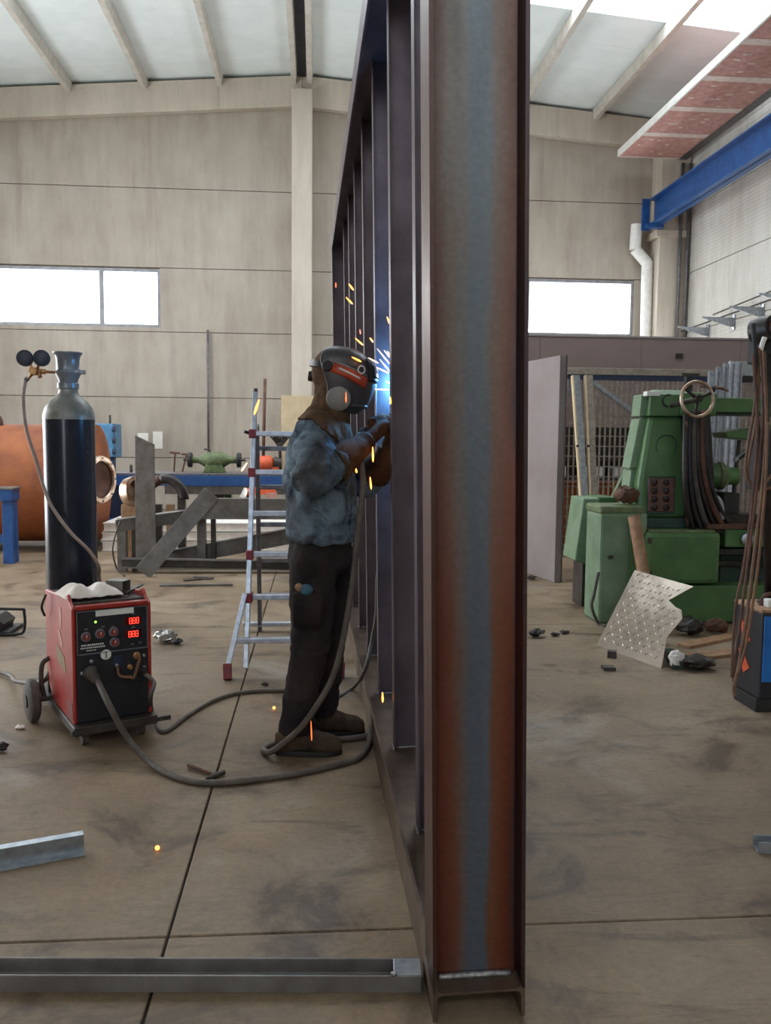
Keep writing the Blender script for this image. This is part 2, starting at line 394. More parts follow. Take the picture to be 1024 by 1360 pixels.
        if smooth:
            for p in me.polygons: p.use_smooth = True
            if smooth == 'auto':
                try: me.set_sharp_from_angle(angle=math.radians(40))
                except Exception: pass
        if bevel:
            b = o.modifiers.new('bevel', 'BEVEL'); b.width = bevel; b.segments = seg; b.limit_method = 'ANGLE'; b.angle_limit = math.radians(50)
        return reg(o, ow)
def thing(name, label, cat, loc=(0, 0, 0), rot=None, group=None):
    o = bpy.data.objects.new(name, None); COL.objects.link(o); o.empty_display_size = 0.1
    mat = Matrix.Translation(V(loc)) @ (rot.to_4x4() if rot else Matrix.Identity(4)); o.matrix_world = mat
    reg(o, mat); return tag(o, label, cat, group)
def tag(o, label, cat, group=None):
    o['label'] = label; o['category'] = cat
    if group: o['group'] = group
    return o
def struct_empty(name, loc=(0, 0, 0)):
    o = bpy.data.objects.new(name, None); COL.objects.link(o); o.location = loc; o['kind'] = 'structure'
    return reg(o, Matrix.Translation(V(loc)))
def struct(o, label=None):
    o['kind'] = 'structure'
    if label: o['label'] = label
    return o
def remesh(o, vox, it=4, disp=0.0, size=0.1, smooth=0.5):
    r = o.modifiers.new('remesh', 'REMESH'); r.mode = 'VOXEL'; r.voxel_size = vox; r.use_smooth_shade = True
    if it:
        k = o.modifiers.new('smooth', 'SMOOTH'); k.iterations = it; k.factor = smooth
    if disp:
        t = bpy.data.textures.new('folds', 'CLOUDS'); t.noise_scale = size; t.noise_depth = 2
        d = o.modifiers.new('folds', 'DISPLACE'); d.texture = t; d.strength = disp; d.mid_level = 0.5; d.texture_coords = 'LOCAL'
    return o
def label(o, s): o['label'] = s; return o

# ------------------------------------------------------------------ the hall
XL, XR, YF, YB = -7.4, 6.95, -13.0, 16.5
RX = -0.27
def roof_z(x): return 7.97 - 0.080 * abs(x - RX)
def gable_z(x): return 7.37 - 0.078 * abs(x - RX)
fl = struct(MB().box(XL - .3, YF - .3, -0.3, XR + .3, YB + .3, -0.012).build('floor', 'joint', origin=(0, 0, 0)))
xs = [XL - .2, -4.41, -0.41, 3.59, XR + .2]; ys = [YF - .2, -1.65, 2.355, 6.35, 10.35, 14.35, YB + .2]
for i in range(len(xs) - 1):
    for j in range(len(ys) - 1):
        MB().box(xs[i] + .004, ys[j] + .004, -0.08, xs[i + 1] - .004, ys[j + 1] - .004, 0).build('slab', 'floor', fl, bevel=0.003, seg=1)
WZ0, WZ1 = 3.38, 4.44
ROWS = [0, 0.98, 2.10, 3.30, 4.46, 5.88]
WIN = [(-7.1, -2.87), (3.1, 6.08)]
# back wall: recessed backing with the window openings left free, precast panels in front
bk = MB()
for x0, x1 in ((XL, WIN[0][0]), (WIN[0][1], WIN[1][0]), (WIN[1][1], XR)): bk.box(x0, 16.53, WZ0, x1, 16.72, WZ1)
bk.box(XL, 16.53, 0, XR, 16.72, WZ0); bk.box(XL, 16.53, WZ1, XR, 16.72, 8.3)
wb = struct(bk.build('wall_back', 'wall_gap', origin=(0, 16.6, 0)))
g = 0.006
for r in range(5):
    z0, z1 = ROWS[r] + g, ROWS[r + 1] - g
    if r == 3:
        for x0, x1 in ((XL, WIN[0][0]), (WIN[0][1], RX - g), (RX + g, WIN[1][0]), (WIN[1][1], XR)):
            MB().box(x0, 16.50, z0, x1, 16.60, z1).build('panel', 'wall', wb, bevel=.004, seg=1)
        for x0, x1 in WIN: MB().box(x0, 16.50, z0, x1, 16.60, WZ0).build('window_ledge', 'wall', wb)
    else:
        for x0, x1 in ((XL, RX - g), (RX + g, XR)): MB().box(x0, 16.50, z0, x1, 16.60, z1).build('panel', 'wall', wb, bevel=.004, seg=1)
for x0, x1 in ((XL, RX - g), (RX + g, XR)):
    poly = [(x0, ROWS[5] + g), (x1, ROWS[5] + g), (x1, gable_z(x1) + .1), (x0, gable_z(x0) + .1)]
    MB().prism(poly, (0, 16.50, 0), (1, 0, 0), (0, 0, 1), (0, 1, 0), 0.1).build('panel', 'wall', wb, bevel=.004, seg=1)
# gable beam under the roof, standing proud of the panels
gb = MB()
for x0, x1 in ((XL, RX), (RX, XR)):
    gb.prism([(x0, gable_z(x0)), (x1, gable_z(x1)), (x1, roof_z(x1) - .06), (x0, roof_z(x0) - .06)], (0, 16.34, 0), (1, 0, 0), (0, 0, 1), (0, 1, 0), 0.18)
struct(gb.build('trim_1', 'beam', bevel=.01), 'pale concrete gable beam running under the roof along the back wall')
struct(MB().box(-0.455, 16.12, 0, -0.085, 16.52, 7.60).build('trim_2', 'beam', bevel=.02), 'square concrete column in the middle of the back wall')
cc = MB().box(6.36, 16.05, 0, 6.92, 16.52, 6.9); cc.box(6.28, 16.0, 5.16, 6.92, 16.52, 5.30)
struct(cc.build('trim_3', 'beam', bevel=.015), 'concrete corner column carrying the blue crane beam')
# windows of the back wall
for n, (x0, x1) in enumerate(WIN):
    wn = struct_empty('window_%d' % (n + 1), ((x0 + x1) / 2, 16.56, WZ0))
    f = MB(); t = .055
    f.box(x0, 16.53, WZ0, x1, 16.60, WZ0 + t); f.box(x0, 16.53, WZ1 - t, x1, 16.60, WZ1); f.box(x0, 16.53, WZ0 + t, x0 + t, 16.60, WZ1 - t); f.box(x1 - t, 16.53, WZ0 + t, x1, 16.60, WZ1 - t)
    f.build('window_frame', 'alu_frame', wn)
    ms = [-5.85, -3.93] if n == 0 else [4.0]
    for mx in ms: MB().box(mx - .04, 16.52, WZ0 + t, mx + .04, 16.60, WZ1 - t).build('mullion', 'alu_frame', wn)
    e = [x0 + t] + ms + [x1 - t]
    for k in range(len(e) - 1): MB().box(e[k] + (.04 if k else 0), 16.56, WZ0 + t, e[k + 1] - (.04 if k < len(e) - 2 else 0), 16.566, WZ1 - t).build('pane', 'pane', wn)
    portal(((x0 + x1) / 2, 16.75, (WZ0 + WZ1) / 2), (-PI / 2, 0, 0), x1 - x0, WZ1 - WZ0)
# right wall: long panels with open joints
rz = [0, 1.1, 2.3, 3.42, 4.52, 5.70, 6.9, 7.6]
RD0, RD1, RDZ = 12.3, 15.6, 2.85                          # unseen side door, added behind the partition to brighten the right rear corner
wrm = MB(); wrm.box(XR + .03, YF, 0, XR + .2, RD0, 8); wrm.box(XR + .03, RD1, 0, XR + .2, YB + .2, 8); wrm.box(XR + .03, RD0, RDZ, XR + .2, RD1, 8)
wr = struct(wrm.build('wall_right', 'wall_gap', origin=(XR + .1, 5, 0)))
for k in range(len(rz) - 1):
    for y0, y1 in ((YF, 1.5), (1.5, 9.0), (9.0, YB)):
        for ya, yb, z0, z1 in (((y0, y1, rz[k], rz[k + 1]),) if y0 < 8.9 or rz[k] > RDZ else ((y0, RD0, rz[k], rz[k + 1]), (RD1, y1, rz[k], rz[k + 1])) + (((RD0, RD1, RDZ, rz[k + 1]),) if rz[k + 1] > RDZ else ())):
            MB().box(XR, ya + g, z0 + g, XR + .08, yb - g, z1 - g).build('panel', 'wall_r', wr, bevel=.004, seg=1)
portal((XR + .25, (RD0 + RD1) / 2, RDZ / 2), (0, PI / 2, 0), RDZ, RD1 - RD0)
d3 = struct_empty('door_3', (XR, RD0, 0)); MB().box(XR - .06, RD0 - 3.2, .05, XR - .01, RD0 - .05, RDZ).build('sliding_leaf', 'alu_frame', d3)
# left wall and front wall (outside the picture) close the hall; left wall has a window band
DY0, DY1, DZ = 6.2, 13.2, 5.0                        # open roller door in the left wall, outside the picture
LW = [(3.4, 5.6)]
bl = MB(); bl.box(XL - .2, YF, WZ1, XL, YB + .2, 8)
bl.box(XL - .2, YF, 0, XL, DY0, WZ0); bl.box(XL - .2, DY1, 0, XL, YB + .2, WZ1); bl.box(XL - .2, DY0, DZ, XL, DY1, WZ1 + .2)
e = [YF] + [q for p in LW for q in p] + [DY0]
for k in range(0, len(e), 2): bl.box(XL - .2, e[k], WZ0, XL, e[k + 1], WZ1)
struct(bl.build('wall_left', 'wall', origin=(XL - .1, 5, 0)))
for n, (y0, y1) in enumerate(LW):
    wn = struct_empty('window_%d' % (n + 3), (XL - .1, (y0 + y1) / 2, WZ0))
    f = MB(); f.box(XL - .13, y0, WZ0, XL - .05, y1, WZ0 + .06); f.box(XL - .13, y0, WZ1 - .06, XL - .05, y1, WZ1)
    f.build('window_frame', 'alu_frame', wn)
    MB().box(XL - .1, y0, WZ0 + .06, XL - .094, y1, WZ1 - .06).build('pane', 'pane', wn)
    portal((XL - .25, (y0 + y1) / 2, (WZ0 + WZ1) / 2), (0, -PI / 2, 0), WZ1 - WZ0, y1 - y0)
portal((XL - .25, (DY0 + DY1) / 2, DZ / 2), (0, -PI / 2, 0), DZ, DY1 - DY0)
dr = struct_empty('door_1', (XL - .05, DY0, 0))
for y_ in (DY0, DY1 - .08): MB().box(XL - .02, y_, 0, XL + .06, y_ + .08, DZ).build('door_guide', 'alu_frame', dr)
MB().cyl((XL + .25, DY0, DZ + .3), (XL + .25, DY1, DZ + .3), .24, .24, 20).build('rolled_curtain', 'alu_frame', dr, smooth='auto')
DOOR = None
fb = MB(); fb.box(XL - .2, YF - .2, 0, -4.6, YF, 8.2); fb.box(-3.1, YF - .2, 0, XR + .2, YF, 8.2); fb.box(-4.6, YF - .2, 4.6, -3.1, YF, 8.2)
struct(fb.build('wall_front', 'wall', origin=(0, YF - .1, 0)))   # with a tall door left open behind the camera
portal((-3.85, YF - .25, 2.3), (PI / 2, 0, 0), 1.5, 4.6)
d2 = struct_empty('door_2', (-3.1, YF, 0)); MB().box(-3.1, YF + .01, 0, -1.6, YF + .07, 4.6).build('sliding_leaf', 'alu_frame', d2)
# roof: white sandwich sheets, skylight strips between them
SKYL = [(11.60, 12.97), (8.2, 9.57), (-7.2, -5.83), (-11.2, -9.83)]
ce = struct_empty('ceiling', (0, 5, 8))
edges = []
y = YF
segs = []
for a, b in sorted(SKYL): segs.append((y, a)); y = b
segs.append((y, YB + .2))
for s_ in (-1, 1):
    xe = XL - .2 if s_ < 0 else XR + .2
    for y0, y1 in segs:
        n = max(1, round((y1 - y0) / 1.0)); st = (y1 - y0) / n
        for k in range(n):
            a, b = y0 + k * st + .002, y0 + (k + 1) * st - .002
            vs = [(RX, roof_z(RX)), (xe, roof_z(xe)), (xe, roof_z(xe) + .08), (RX, roof_z(RX) + .08)]
            MB().prism(vs, (0, a, 0), (1, 0, 0), (0, 0, 1), (0, 1, 0), b - a).build('roof_sheet', 'roof', ce)
        MB().prism([(RX, roof_z(RX) + .09), (xe, roof_z(xe) + .09), (xe, roof_z(xe) + .12), (RX, roof_z(RX) + .12)], (0, y0, 0), (1, 0, 0), (0, 0, 1), (0, 1, 0), y1 - y0).build('outer_sheet', 'roof', ce)
for xp in (-7.1, -5.75, -4.40, -3.08, -1.75, -0.42, -0.14, 1.08, 2.43, 3.77, 5.18, 6.5):
    z = roof_z(xp)
    MB().prism([(-.045, -.19), (.045, -.19), (.06, 0), (-.06, 0)], (xp, YF, z - .005), (1, 0, 0), (0, 0, 1), (0, 1, 0), YB - YF - .12).build('purlin', 'purlin', ce, bevel=.006, seg=1)
MB().box(RX - .075, YF, roof_z(RX) - .09, RX + .075, YB - .15, roof_z(RX) - .015).build('ridge_strip', 'darkgap', ce)
for n, (a, b) in enumerate(SKYL):
    wn = struct_empty('window_%d' % (n + 5), (0, (a + b) / 2, 7.9))
    for s_ in (-1, 1):
        xe = XL if s_ < 0 else XR
        MB().prism([(RX, roof_z(RX) + .03), (xe, roof_z(xe) + .03), (xe, roof_z(xe) + .04), (RX, roof_z(RX) + .04)], (0, a, 0), (1, 0, 0), (0, 0, 1), (0, 1, 0), b - a).build('skylight_sheet', 'sky_pane', wn)
        xm = (RX + xe) / 2
        portal((xm, (a + b) / 2, roof_z(xm) + .14), (0, math.atan(.08) * s_, 0), abs(xe - RX), b - a)
# wall conduits and rain pipe: fixed to the building
dp = MB()
dp.tube([(6.02, 16.33, 5.45), (6.0, 16.33, 4.98)], .105, 16, 0); dp.tube([(6.0, 16.33, 5.0), (6.25, 16.33, 4.74)], .105, 16, 0); dp.tube([(6.25, 16.33, 4.78), (6.29, 16.33, 2.0)], .105, 16, 0)
dpo = tag(dp.build('rain_pipe', 'white_print', smooth='auto'), 'white rain downpipe with an offset elbow beside the corner column', 'pipe')
cd = MB().tube([at_y(276, 438, 16.44), at_y(277, 600, 16.44)], .022, 8, 0)
tag(cd.build('vertical_conduit', 'alu_dark', smooth=True), 'thin vertical grey conduit on the back wall above the bench', 'pipe')
c2 = MB()
for dx, r in ((0, .035), (.14, .025)): c2.tube([(6.74 + dx, 16.0 - .05 * dx, 6.5), (6.74 + dx, 16.0, 2.2)], r, 8, 0)
tag(c2.build('corner_conduit', 'alu_dark', smooth=True), 'pair of thin vertical conduits at the right rear corner', 'pipe')
tr = MB().box(6.62, -2, 6.56, 6.80, 16.0, 6.64); tr.box(6.62, -2, 6.64, 6.63, 16.0, 6.70); tr.box(6.82, -2, 6.2, 6.86, 16.0, 6.24)
tag(tr.build('cable_tray', 'alu_dark'), 'long grey cable tray high on the right wall beside the pink boards', 'cable tray')
# pink fire boards
so = struct_empty('trim_4', (5.95, 11, 6.5)); so['label'] = 'strip of pink plasterboard with white joints under the right eave'
yy = [15.72 - 1.14 * k for k in range(16)]
for k in range(len(yy) - 1):
    MB().box(5.43, yy[k + 1] + .003, 6.50, 6.55, yy[k] - .003, 6.53).build('board', 'pinkboard', so)
    MB().box(5.435, yy[k + 1] - .085, 6.494, 6.545, yy[k + 1] + .085, 6.4995).build('joint_filler', 'filler', so)
    sc_ = MB()
    for q in range(7):
        px, py = random.uniform(5.52, 6.46), random.uniform(yy[k + 1] + .15, yy[k] - .15)
        sc_.box(px - random.uniform(.015, .05), py - .018, 6.495, px + random.uniform(.02, .07), py + .022, 6.4995)
    sc_.build('screw_filler', 'filler', so)
MB().box(5.40, yy[-1], 6.485, 5.43, 15.73, 6.60).build('edge_angle', 'white_print', so); MB().box(5.43, 15.72, 6.487, 6.55, 15.75, 6.60).build('edge_angle', 'filler', so)
for k in range(8):
    MB().bar((6.5, 15.4 - 2.2 * k, 6.53), (6.5, 15.4 - 2.2 * k, roof_z(6.5) - .19), .02, .02, (0, 1, 0)).build('hanger', 'alu_dark', so)
# blue crane beam on the right wall
cb = thing('crane_beam', 'blue steel crane runway beam high along the right wall', 'beam', (6.2, 5, 5.3))
b = MB(); x0, x1, z0, z1 = 6.12, 6.36, 5.36, 5.83
b.box(x0, -2, z1 - .025, x1, 16.02, z1); b.box(x0, -2, z0, x1, 16.02, z0 + .025); b.box(6.23, -2, z0, 6.25, 16.02, z1)
b.build('girder', 'blue_paint', cb)
MB().box(6.0, 16.0, 5.27, 6.14, 16.05, 5.84).build('end_plate', 'blue_paint', cb)
MB().box(6.04, 15.85, 5.30, 6.36, 16.02, 5.362).build('bearing_plate', 'blue_paint', cb)
# triangular brackets with two rods on the right wall
for k, (u, v) in enumerate(((941, 435), (975, 422), (1014, 408), (1056, 391))):
    p = at_x(u, v, 6.94); lab = ['farthest of the grey triangular gusset brackets on the right wall', 'second grey triangular gusset bracket from the far end of the right wall', 'third grey triangular gusset bracket from the far end of the right wall', 'nearest grey triangular gusset bracket at the right picture edge'][k]
    t = thing('gusset_bracket', lab, 'bracket', p, None, 'gusset brackets on the right wall')
    MB().prism([(0, 0), (-.55, .01), (-.55, -.01), (-.06, -.15), (0, -.15)], p, (1, 0, 0), (0, 0, 1), (0, 1, 0), .012).build('gusset', 'galv', t)
    MB().box(p.x - .012, p.y - .04, p.z - .20, p.x, p.y + .05, p.z + .05).build('wall_plate', 'galv', t)
    MB().tube([p + V((-.04, 0, .02)), p + V((-.04, 0, .09))], .012, 8, 0).build('bolt', 'alu', t)
a0, a1 = at_x(905, 440, 6.8), at_x(1060, 385, 6.8)
tag(MB().tube([a0, a1], .014, 6, 0).build('bracket_rod', 'dark_steel'), 'lower thin rod lying across the wall brackets', 'rod')
a0, a1 = at_x(947, 418, 6.8), at_x(1060, 372, 6.8)
tag(MB().tube([a0, a1], .012, 6, 0).build('bracket_rod', 'dark_steel'), 'upper thin rod above the wall brackets', 'rod')

# ------------------------------------------------------------------ welded steel frame
FB = V((0.2848, 1.9521, 0.0)); FYAW, FLEAN = 0.0133, 0.0191
frot = Matrix.Rotation(FYAW, 3, 'Z') @ Matrix.Rotation(-FLEAN, 3, 'Y')
FM = Matrix.Translation(FB) @ frot.to_4x4()
def fw(u, v, z): return FM @ V((u, v, z))
fr = thing('steelwork', 'tall rusty steelwork of I-beam posts standing on edge down the hall', 'steel frame', FB, frot)
FW_, FH, FL = 0.2246, 0.137, 6.48; TF, TW = 0.0095, 0.0065; ZT = 3.16
def ibeam(mb, o, A, B, L, w, h, tf, tw, r=0.012):
    """I section: flanges w long along B at both ends of A (total depth h), pushed L along o.z"""
    k = [(0, 0), (tf, 0), (tf, w / 2 - tw / 2 - r), (tf + r * .3, w / 2 - tw / 2 - r * .3), (tf + r, w / 2 - tw / 2), (h - tf - r, w / 2 - tw / 2), (h - tf - r * .3, w / 2 - tw / 2 - r * .3), (h - tf, w / 2 - tw / 2 - r), (h - tf, 0), (h, 0), (h, w),
         (h - tf, w), (h - tf, w / 2 + tw / 2 + r), (h - tf - r * .3, w / 2 + tw / 2 + r * .3), (h - tf - r, w / 2 + tw / 2), (tf + r, w / 2 + tw / 2), (tf + r * .3, w / 2 + tw / 2 + r * .3), (tf, w / 2 + tw / 2 + r), (tf, w), (0, w)]
    return mb.prism(k, o, A, B, V(A).cross(V(B)), L)
bead = lambda mb, p, q, r: mb.tube([V(p) + (V(q) - V(p)) * (i / 14) + V((0, 0, random.uniform(-.0012, .0012))) for i in range(15)], r, 7, 0)
X_, Y_, Z_ = V((1, 0, 0)), V((0, 1, 0)), V((0, 0, 1))
# rails: web lying flat, flanges upright (section in u,z pushed along v)
rb = MB(); ibeam(rb, (0, FL, 0), X_, Z_, FL, FH, FW_, TF, TW); rb.build('bottom_rail', 'steel_edge', fr, local=True, smooth='auto')
rt = MB(); ibeam(rt, (0, FL, ZT), X_, Z_, FL, FH, FW_, TF, TW); rt.build('top_rail', 'steel', fr, local=True, smooth='auto')
WZ = FH / 2 + TW / 2
# end posts: same section, web facing along the frame
for v0 in (0.0, FL - FH):
    p = MB(); ibeam(p, (0, v0, WZ), X_, Y_, ZT + FH / 2 - WZ - .004, FH, FW_, TF, TW)
    po = p.build('end_post', 'web' if v0 == 0 else 'steel', fr, local=True, smooth='auto')
    w_ = MB(); bead(w_, (TF + .012, v0 + FH / 2 - .011, WZ + .005), (FW_ - TF - .012, v0 + FH / 2 - .011, WZ + .005), .0085)
    w_.build('weld_bead', 'weld', po, local=True, smooth=True)
IU, IW, ID = 0.0743, FW_ - TF - 0.0743 - .001, 0.074
for k in range(1, 8):
    v0 = 0.0386 + 0.7878 * k
    p = MB(); ibeam(p, (IU, v0, WZ), X_, Y_, ZT + FH / 2 - WZ - .004, ID, IW, .0066, .005, .007)
    po = p.build('post', 'steel', fr, local=True, smooth='auto')
    w_ = MB(); bead(w_, (IU + .012, v0 + ID / 2 - .007, WZ + .003), (IU + IW - .012, v0 + ID / 2 - .007, WZ + .003), .0045)
    bead(w_, (IU - .002, v0 + .002, WZ + .002), (IU - .002, v0 + ID, WZ + .002), .004)
    w_.build('weld_bead', 'weld', po, local=True, smooth=True)

# ------------------------------------------------------------------ foreground steel on the floor
def channel(name, lab, p, q, wid, hgt, t, mat, cat, parts=()):
    """U section lying on its back, open side up, from p to q on the floor"""
    p = V(p); q = V(q); d = (q - p); L = d.length; d.normalize(); r = V((0, 0, 1)).cross(d)
    poly = [(-wid / 2, 0), (wid / 2, 0), (wid / 2, hgt), (wid / 2 - t, hgt), (wid / 2 - t * 1.3, t), (-wid / 2 + t * 1.3, t), (-wid / 2 + t, hgt), (-wid / 2, hgt)]
    return tag(MB().prism(poly, p, r, (0, 0, 1), d, L).build(name, mat, bevel=.0015, seg=1), lab, cat)
p0, p1 = at_z(-260, 1318), at_z(561, 1319)
p0 += V((0, .04, 0)); p1 += V((0, .04, 0))
t = thing('steel_channel', 'grey steel channel lying across the floor at the foot of the frame', 'steel channel', (p0 + p1) / 2)
d = (p1 - p0).normalized(); r = V((0, 0, 1)).cross(d)
poly = [(-.040, 0), (.040, 0), (.040, .045), (.033, .045), (.031, .007), (-.031, .007), (-.033, .045), (-.040, .045)]
MB().prism(poly, p0, r, (0, 0, 1), d, (p1 - p0).length).build('channel', 'grey_steel', t, bevel=.0015, seg=1)
MB().prism([(-.034, .008), (.034, .008), (.034, .047), (-.034, .047)], p1 - d * .07, r, (0, 0, 1), d, .07).build('end_block', 'galv', t, bevel=.002, seg=1)
MB().tube([p1 - d * .078 + V((0, -.034, .045)), p1 - d * .066 + V((0, -.034, .048))], .007, 7, 0).build('weld_bead', 'weld', t, smooth=True)
# galvanised angle at the left edge
a0, a1 = at_z(-160, 1182), at_z(112, 1132)
t = MB(); d = (a1 - a0).normalized(); r = V((0, 0, 1)).cross(d)
t.prism([(-.03, 0), (.03, 0), (.03, .004), (.008, .004), (.008, .055), (.03, .059), (.03, .064), (.004, .06), (.004, .004), (-.03, .004)], a0, r, (0, 0, 1), d, (a1 - a0).length)
tag(t.build('steel_profile', 'galv', bevel=.001, seg=1), 'short galvanised profile lying on the floor at the left picture edge', 'steel profile')
a0, a1 = at_z(1003, 1128), at_z(1110, 1150)
t = MB(); t.prism([(-.03, 0), (.03, 0), (.03, .04), (.026, .04), (.026, .004), (-.026, .004), (-.026, .04), (-.03, .04)], a0, (0.2, 1, 0), (0, 0, 1), (1, -.2, 0), .3)
tag(t.build('steel_profile', 'galv', bevel=.001, seg=1), 'galvanised channel offcut on the floor at the right picture edge', 'steel profile')

# ------------------------------------------------------------------ welding machine on its trolley
MA = math.radians(28); ML = V((-1.075, 3.87, 0))
mrot = Matrix.Rotation(MA, 3, 'Z')
wm = thing('welding_machine', 'red and black wheeled welding machine with red digital displays', 'welding machine', ML, mrot)
W_, D_, Z0, Z1 = 0.355, 0.56, 0.105, 0.665
# casing: side profile (depth, height) pushed across the width
prof = [(0, Z0), (0, Z1 - .035), (.05, Z1 - .012), (.085, Z1 + .018), (.14, Z1), (D_, Z1 - .03), (D_, Z0 + .09), (.42, Z0)]
def side(mb, x0, x1, pr=prof): return mb.prism(pr, (x0, 0, 0), (0, 1, 0), (0, 0, 1), (1, 0, 0), x1 - x0)
MB_ = MB(); side(MB_, 0, .016); MB_.build('side_panel', 'red_paint', wm, local=True, bevel=.006)
MB_ = MB(); side(MB_, W_ - .016, W_); MB_.build('side_panel', 'red_paint', wm, local=True, bevel=.006)
inner = [(.014, Z0 + .005), (.014, Z1 - .034), (.06, Z1 - .03), (.14, Z1 - .025), (D_ - .01, Z1 - .05), (D_ - .01, Z0 + .09), (.41, Z0 + .005)]
MB_ = MB(); side(MB_, .017, W_ - .017, inner); MB_.build('casing', 'red_paint', wm, local=True)
MB().prism([(.05, Z1 - .029), (.05, Z1 - .019), (D_, Z1 - .038), (D_, Z1 - .048)], (.017, 0, 0), (0, 1, 0), (0, 0, 1), (1, 0, 0), W_ - .034).build('top_mat', 'rubber_grey', wm, local=True)
MB().box(.016, -.004, Z1 - .045, W_ - .016, .03, Z1 - .025).build('top_rim', 'red_paint', wm, local=True, bevel=.004)
MB().box(.017, 0, Z0 + .005, W_ - .017, .0135, Z0 + .31).build('lower_panel', 'black_panel', wm, local=True, bevel=.002)
CP0 = Z0 + .318
cp = MB().box(.022, -.004, CP0, W_ - .022, .0135, Z1 - .05).build('control_panel', 'black_panel', wm, local=True, bevel=.002)
bd = MB(); e = .0035
for a in ((.020, CP0 - .004, W_ - .020, CP0), (.020, Z1 - .052, W_ - .020, Z1 - .049), (.019, CP0 - .004, .022, Z1 - .049), (W_ - .022, CP0 - .004, W_ - .019, Z1 - .049)): bd.box(a[0], -.006, a[1], a[2], -.001, a[3])
bd.build('panel_border', 'guard_grey', cp, local=True)
def pp(fx, fy):   # place on the control panel by fraction of its width / height from top
    return .022 + fx * (W_ - .044), (Z1 - .05) - fy * (Z1 - .05 - CP0)
x, z = pp(.50, .07); MB().box(x - .075, -.007, z - .014, x + .095, -.003, z + .012).build('name_plate', 'white_print', cp, local=True)
for fx, fy in ((.115, .60), (.315, .56), (.51, .55), (.52, .80)):
    x, z = pp(fx, fy); k = MB().cyl((x, -.004, z), (x, -.014, z), .0225, .0205, 20).build('knob', 'guard_grey', cp, local=True, smooth='auto')
    MB().cyl((x, -.014, z), (x, -.023, z), .0165, .014, 18).build('knob_cap', 'knob_red', k, local=True, smooth='auto')
    MB().box(x - .0015, -.0245, z, x + .0015, -.0228, z + .012).build('knob_pointer', 'white_print', k, local=True)
for i, (fx, fy) in enumerate(((.79, .33), (.79, .65))):
    x, z = pp(fx, fy); dsp = MB().box(x - .04, -.007, z - .019, x + .04, -.003, z + .019).build('display', 'red_glass', cp, local=True, bevel=.001)
    dg = MB()
    for q in range(3):
        cx = x - .016 + q * .016 + (.006 if i == 0 else .002)
        for (ax, az, bx, bz) in ((-.005, .012, .005, .0145), (-.005, -.0145, .005, -.012), (-.005, -.0012, .005, .0012), (-.0065, .0005, -.0042, .0135), (.0042, .0005, .0065, .0135), (-.0065, -.0135, -.0042, -.0005), (.0042, -.0135, .0065, -.0005)):
            dg.box(cx + ax, -.0085, z + az, cx + bx, -.0068, z + bz)
    dg.build('digits', 'red_led', dsp, local=True)
    MB().cyl((x - .055, -.004, z), (x - .055, -.009, z), .006, .006, 10).build('button', 'black', cp, local=True)
x, z = pp(.255, .27); MB().sphere((x, -.006, z), .0055, 10, 6).build('indicator_light', 'green_led', cp, local=True)
x, z = pp(.49, .24); MB().sphere((x, -.005, z), .005, 10, 6).build('indicator_light', 'red_glass', cp, local=True)
x, z = pp(.12, .27); MB().sphere((x, -.005, z), .005, 10, 6).build('indicator_light', 'black', cp, local=True)
st = MB()
for fx0, fx1, fy, h in ((.05, .38, .80, .007), (.04, .40, .865, .006), (.12, .27, .93, .004)):
    x0, z = pp(fx0, fy); x1, _ = pp(fx1, fy); n = int((x1 - x0) / .009)
    for q in range(n): st.box(x0 + q * .009, -.006, z - h / 2, x0 + q * .009 + random.uniform(.005, .0078), -.0035, z + h / 2)
st.build('small_print', 'white_print', cp, local=True)
for fx, fy in ((.36, .40), (.50, .42), (.12, .42), (.80, .17), (.80, .49), (.78, .90), (.90, .88)):
    x, z = pp(fx, fy); MB().box(x - .007, -.006, z - .004, x + .007, -.0035, z + .004).build('symbol', 'alu_dark', cp, local=True)
def lp(fx, fy): return .017 + fx * (W_ - .034), (Z0 + .31) - fy * .305
x, z = lp(.40, .02); MB().cyl((x, -.001, z), (x, -.006, z), .024, .023, 20).build('round_dial', 'white_print', wm, local=True, smooth='auto')
x, z = lp(.40, .02); MB().box(x - .002, -.008, z - .015, x + .002, -.006, z + .015).build('dial_mark', 'alu_dark', wm, local=True)
x, z = lp(.56, .13); MB().box(x - .02, -.003, z - .024, x + .02, 0, z + .022).build('socket_plate', 'blue_dark', wm, local=True)
x, z = lp(.18, .26); EUR = V((x, 0, z))
eu = MB().lathe([(.034, 0), (.036, .01), (.030, .02), (.027, .035), (.024, .06), (.018, .075), (.015, .09)], (x, 0, z), (.12, -1, -.25), 20).build('cable_connector', 'rubber_grey', wm, local=True, smooth='auto')
for fx, fy, r in ((.83, .09, .017), (.83, .09, .011), (.73, .25, .012)):
    x, z = lp(fx, fy); MB().lathe([(r, 0), (r, .012), (r * .7, .014), (r * .7, .03), (.003, .031)], (x, 0, z), (0, -1, 0), 14).build('gas_coupling', 'brass', wm, local=True, smooth='auto')
for fx, fy in ((.20, .10), (.07, .26), (.94, .11), (.94, .29), (.55, .21)):
    x, z = lp(fx, fy); MB().lathe([(.0085, 0), (.0085, .004), (.004, .006)], (x, 0, z), (0, -1, 0), 10).build('screw', 'galv', wm, local=True, smooth='auto')
x0, z0 = lp(.55, .28); x1, z1 = lp(.85, .11); hb = MB().tube([(x0, -.012, z0 + .02), (x0 + .005, -.03, z0 - .02), (x0 + .05, -.04, z0 - .03), (x1 - .03, -.045, z1 - .08), (x1, -.035, z1)], .0075, 8).build('coolant_hose', 'cable_brown', wm, local=True, smooth=True)
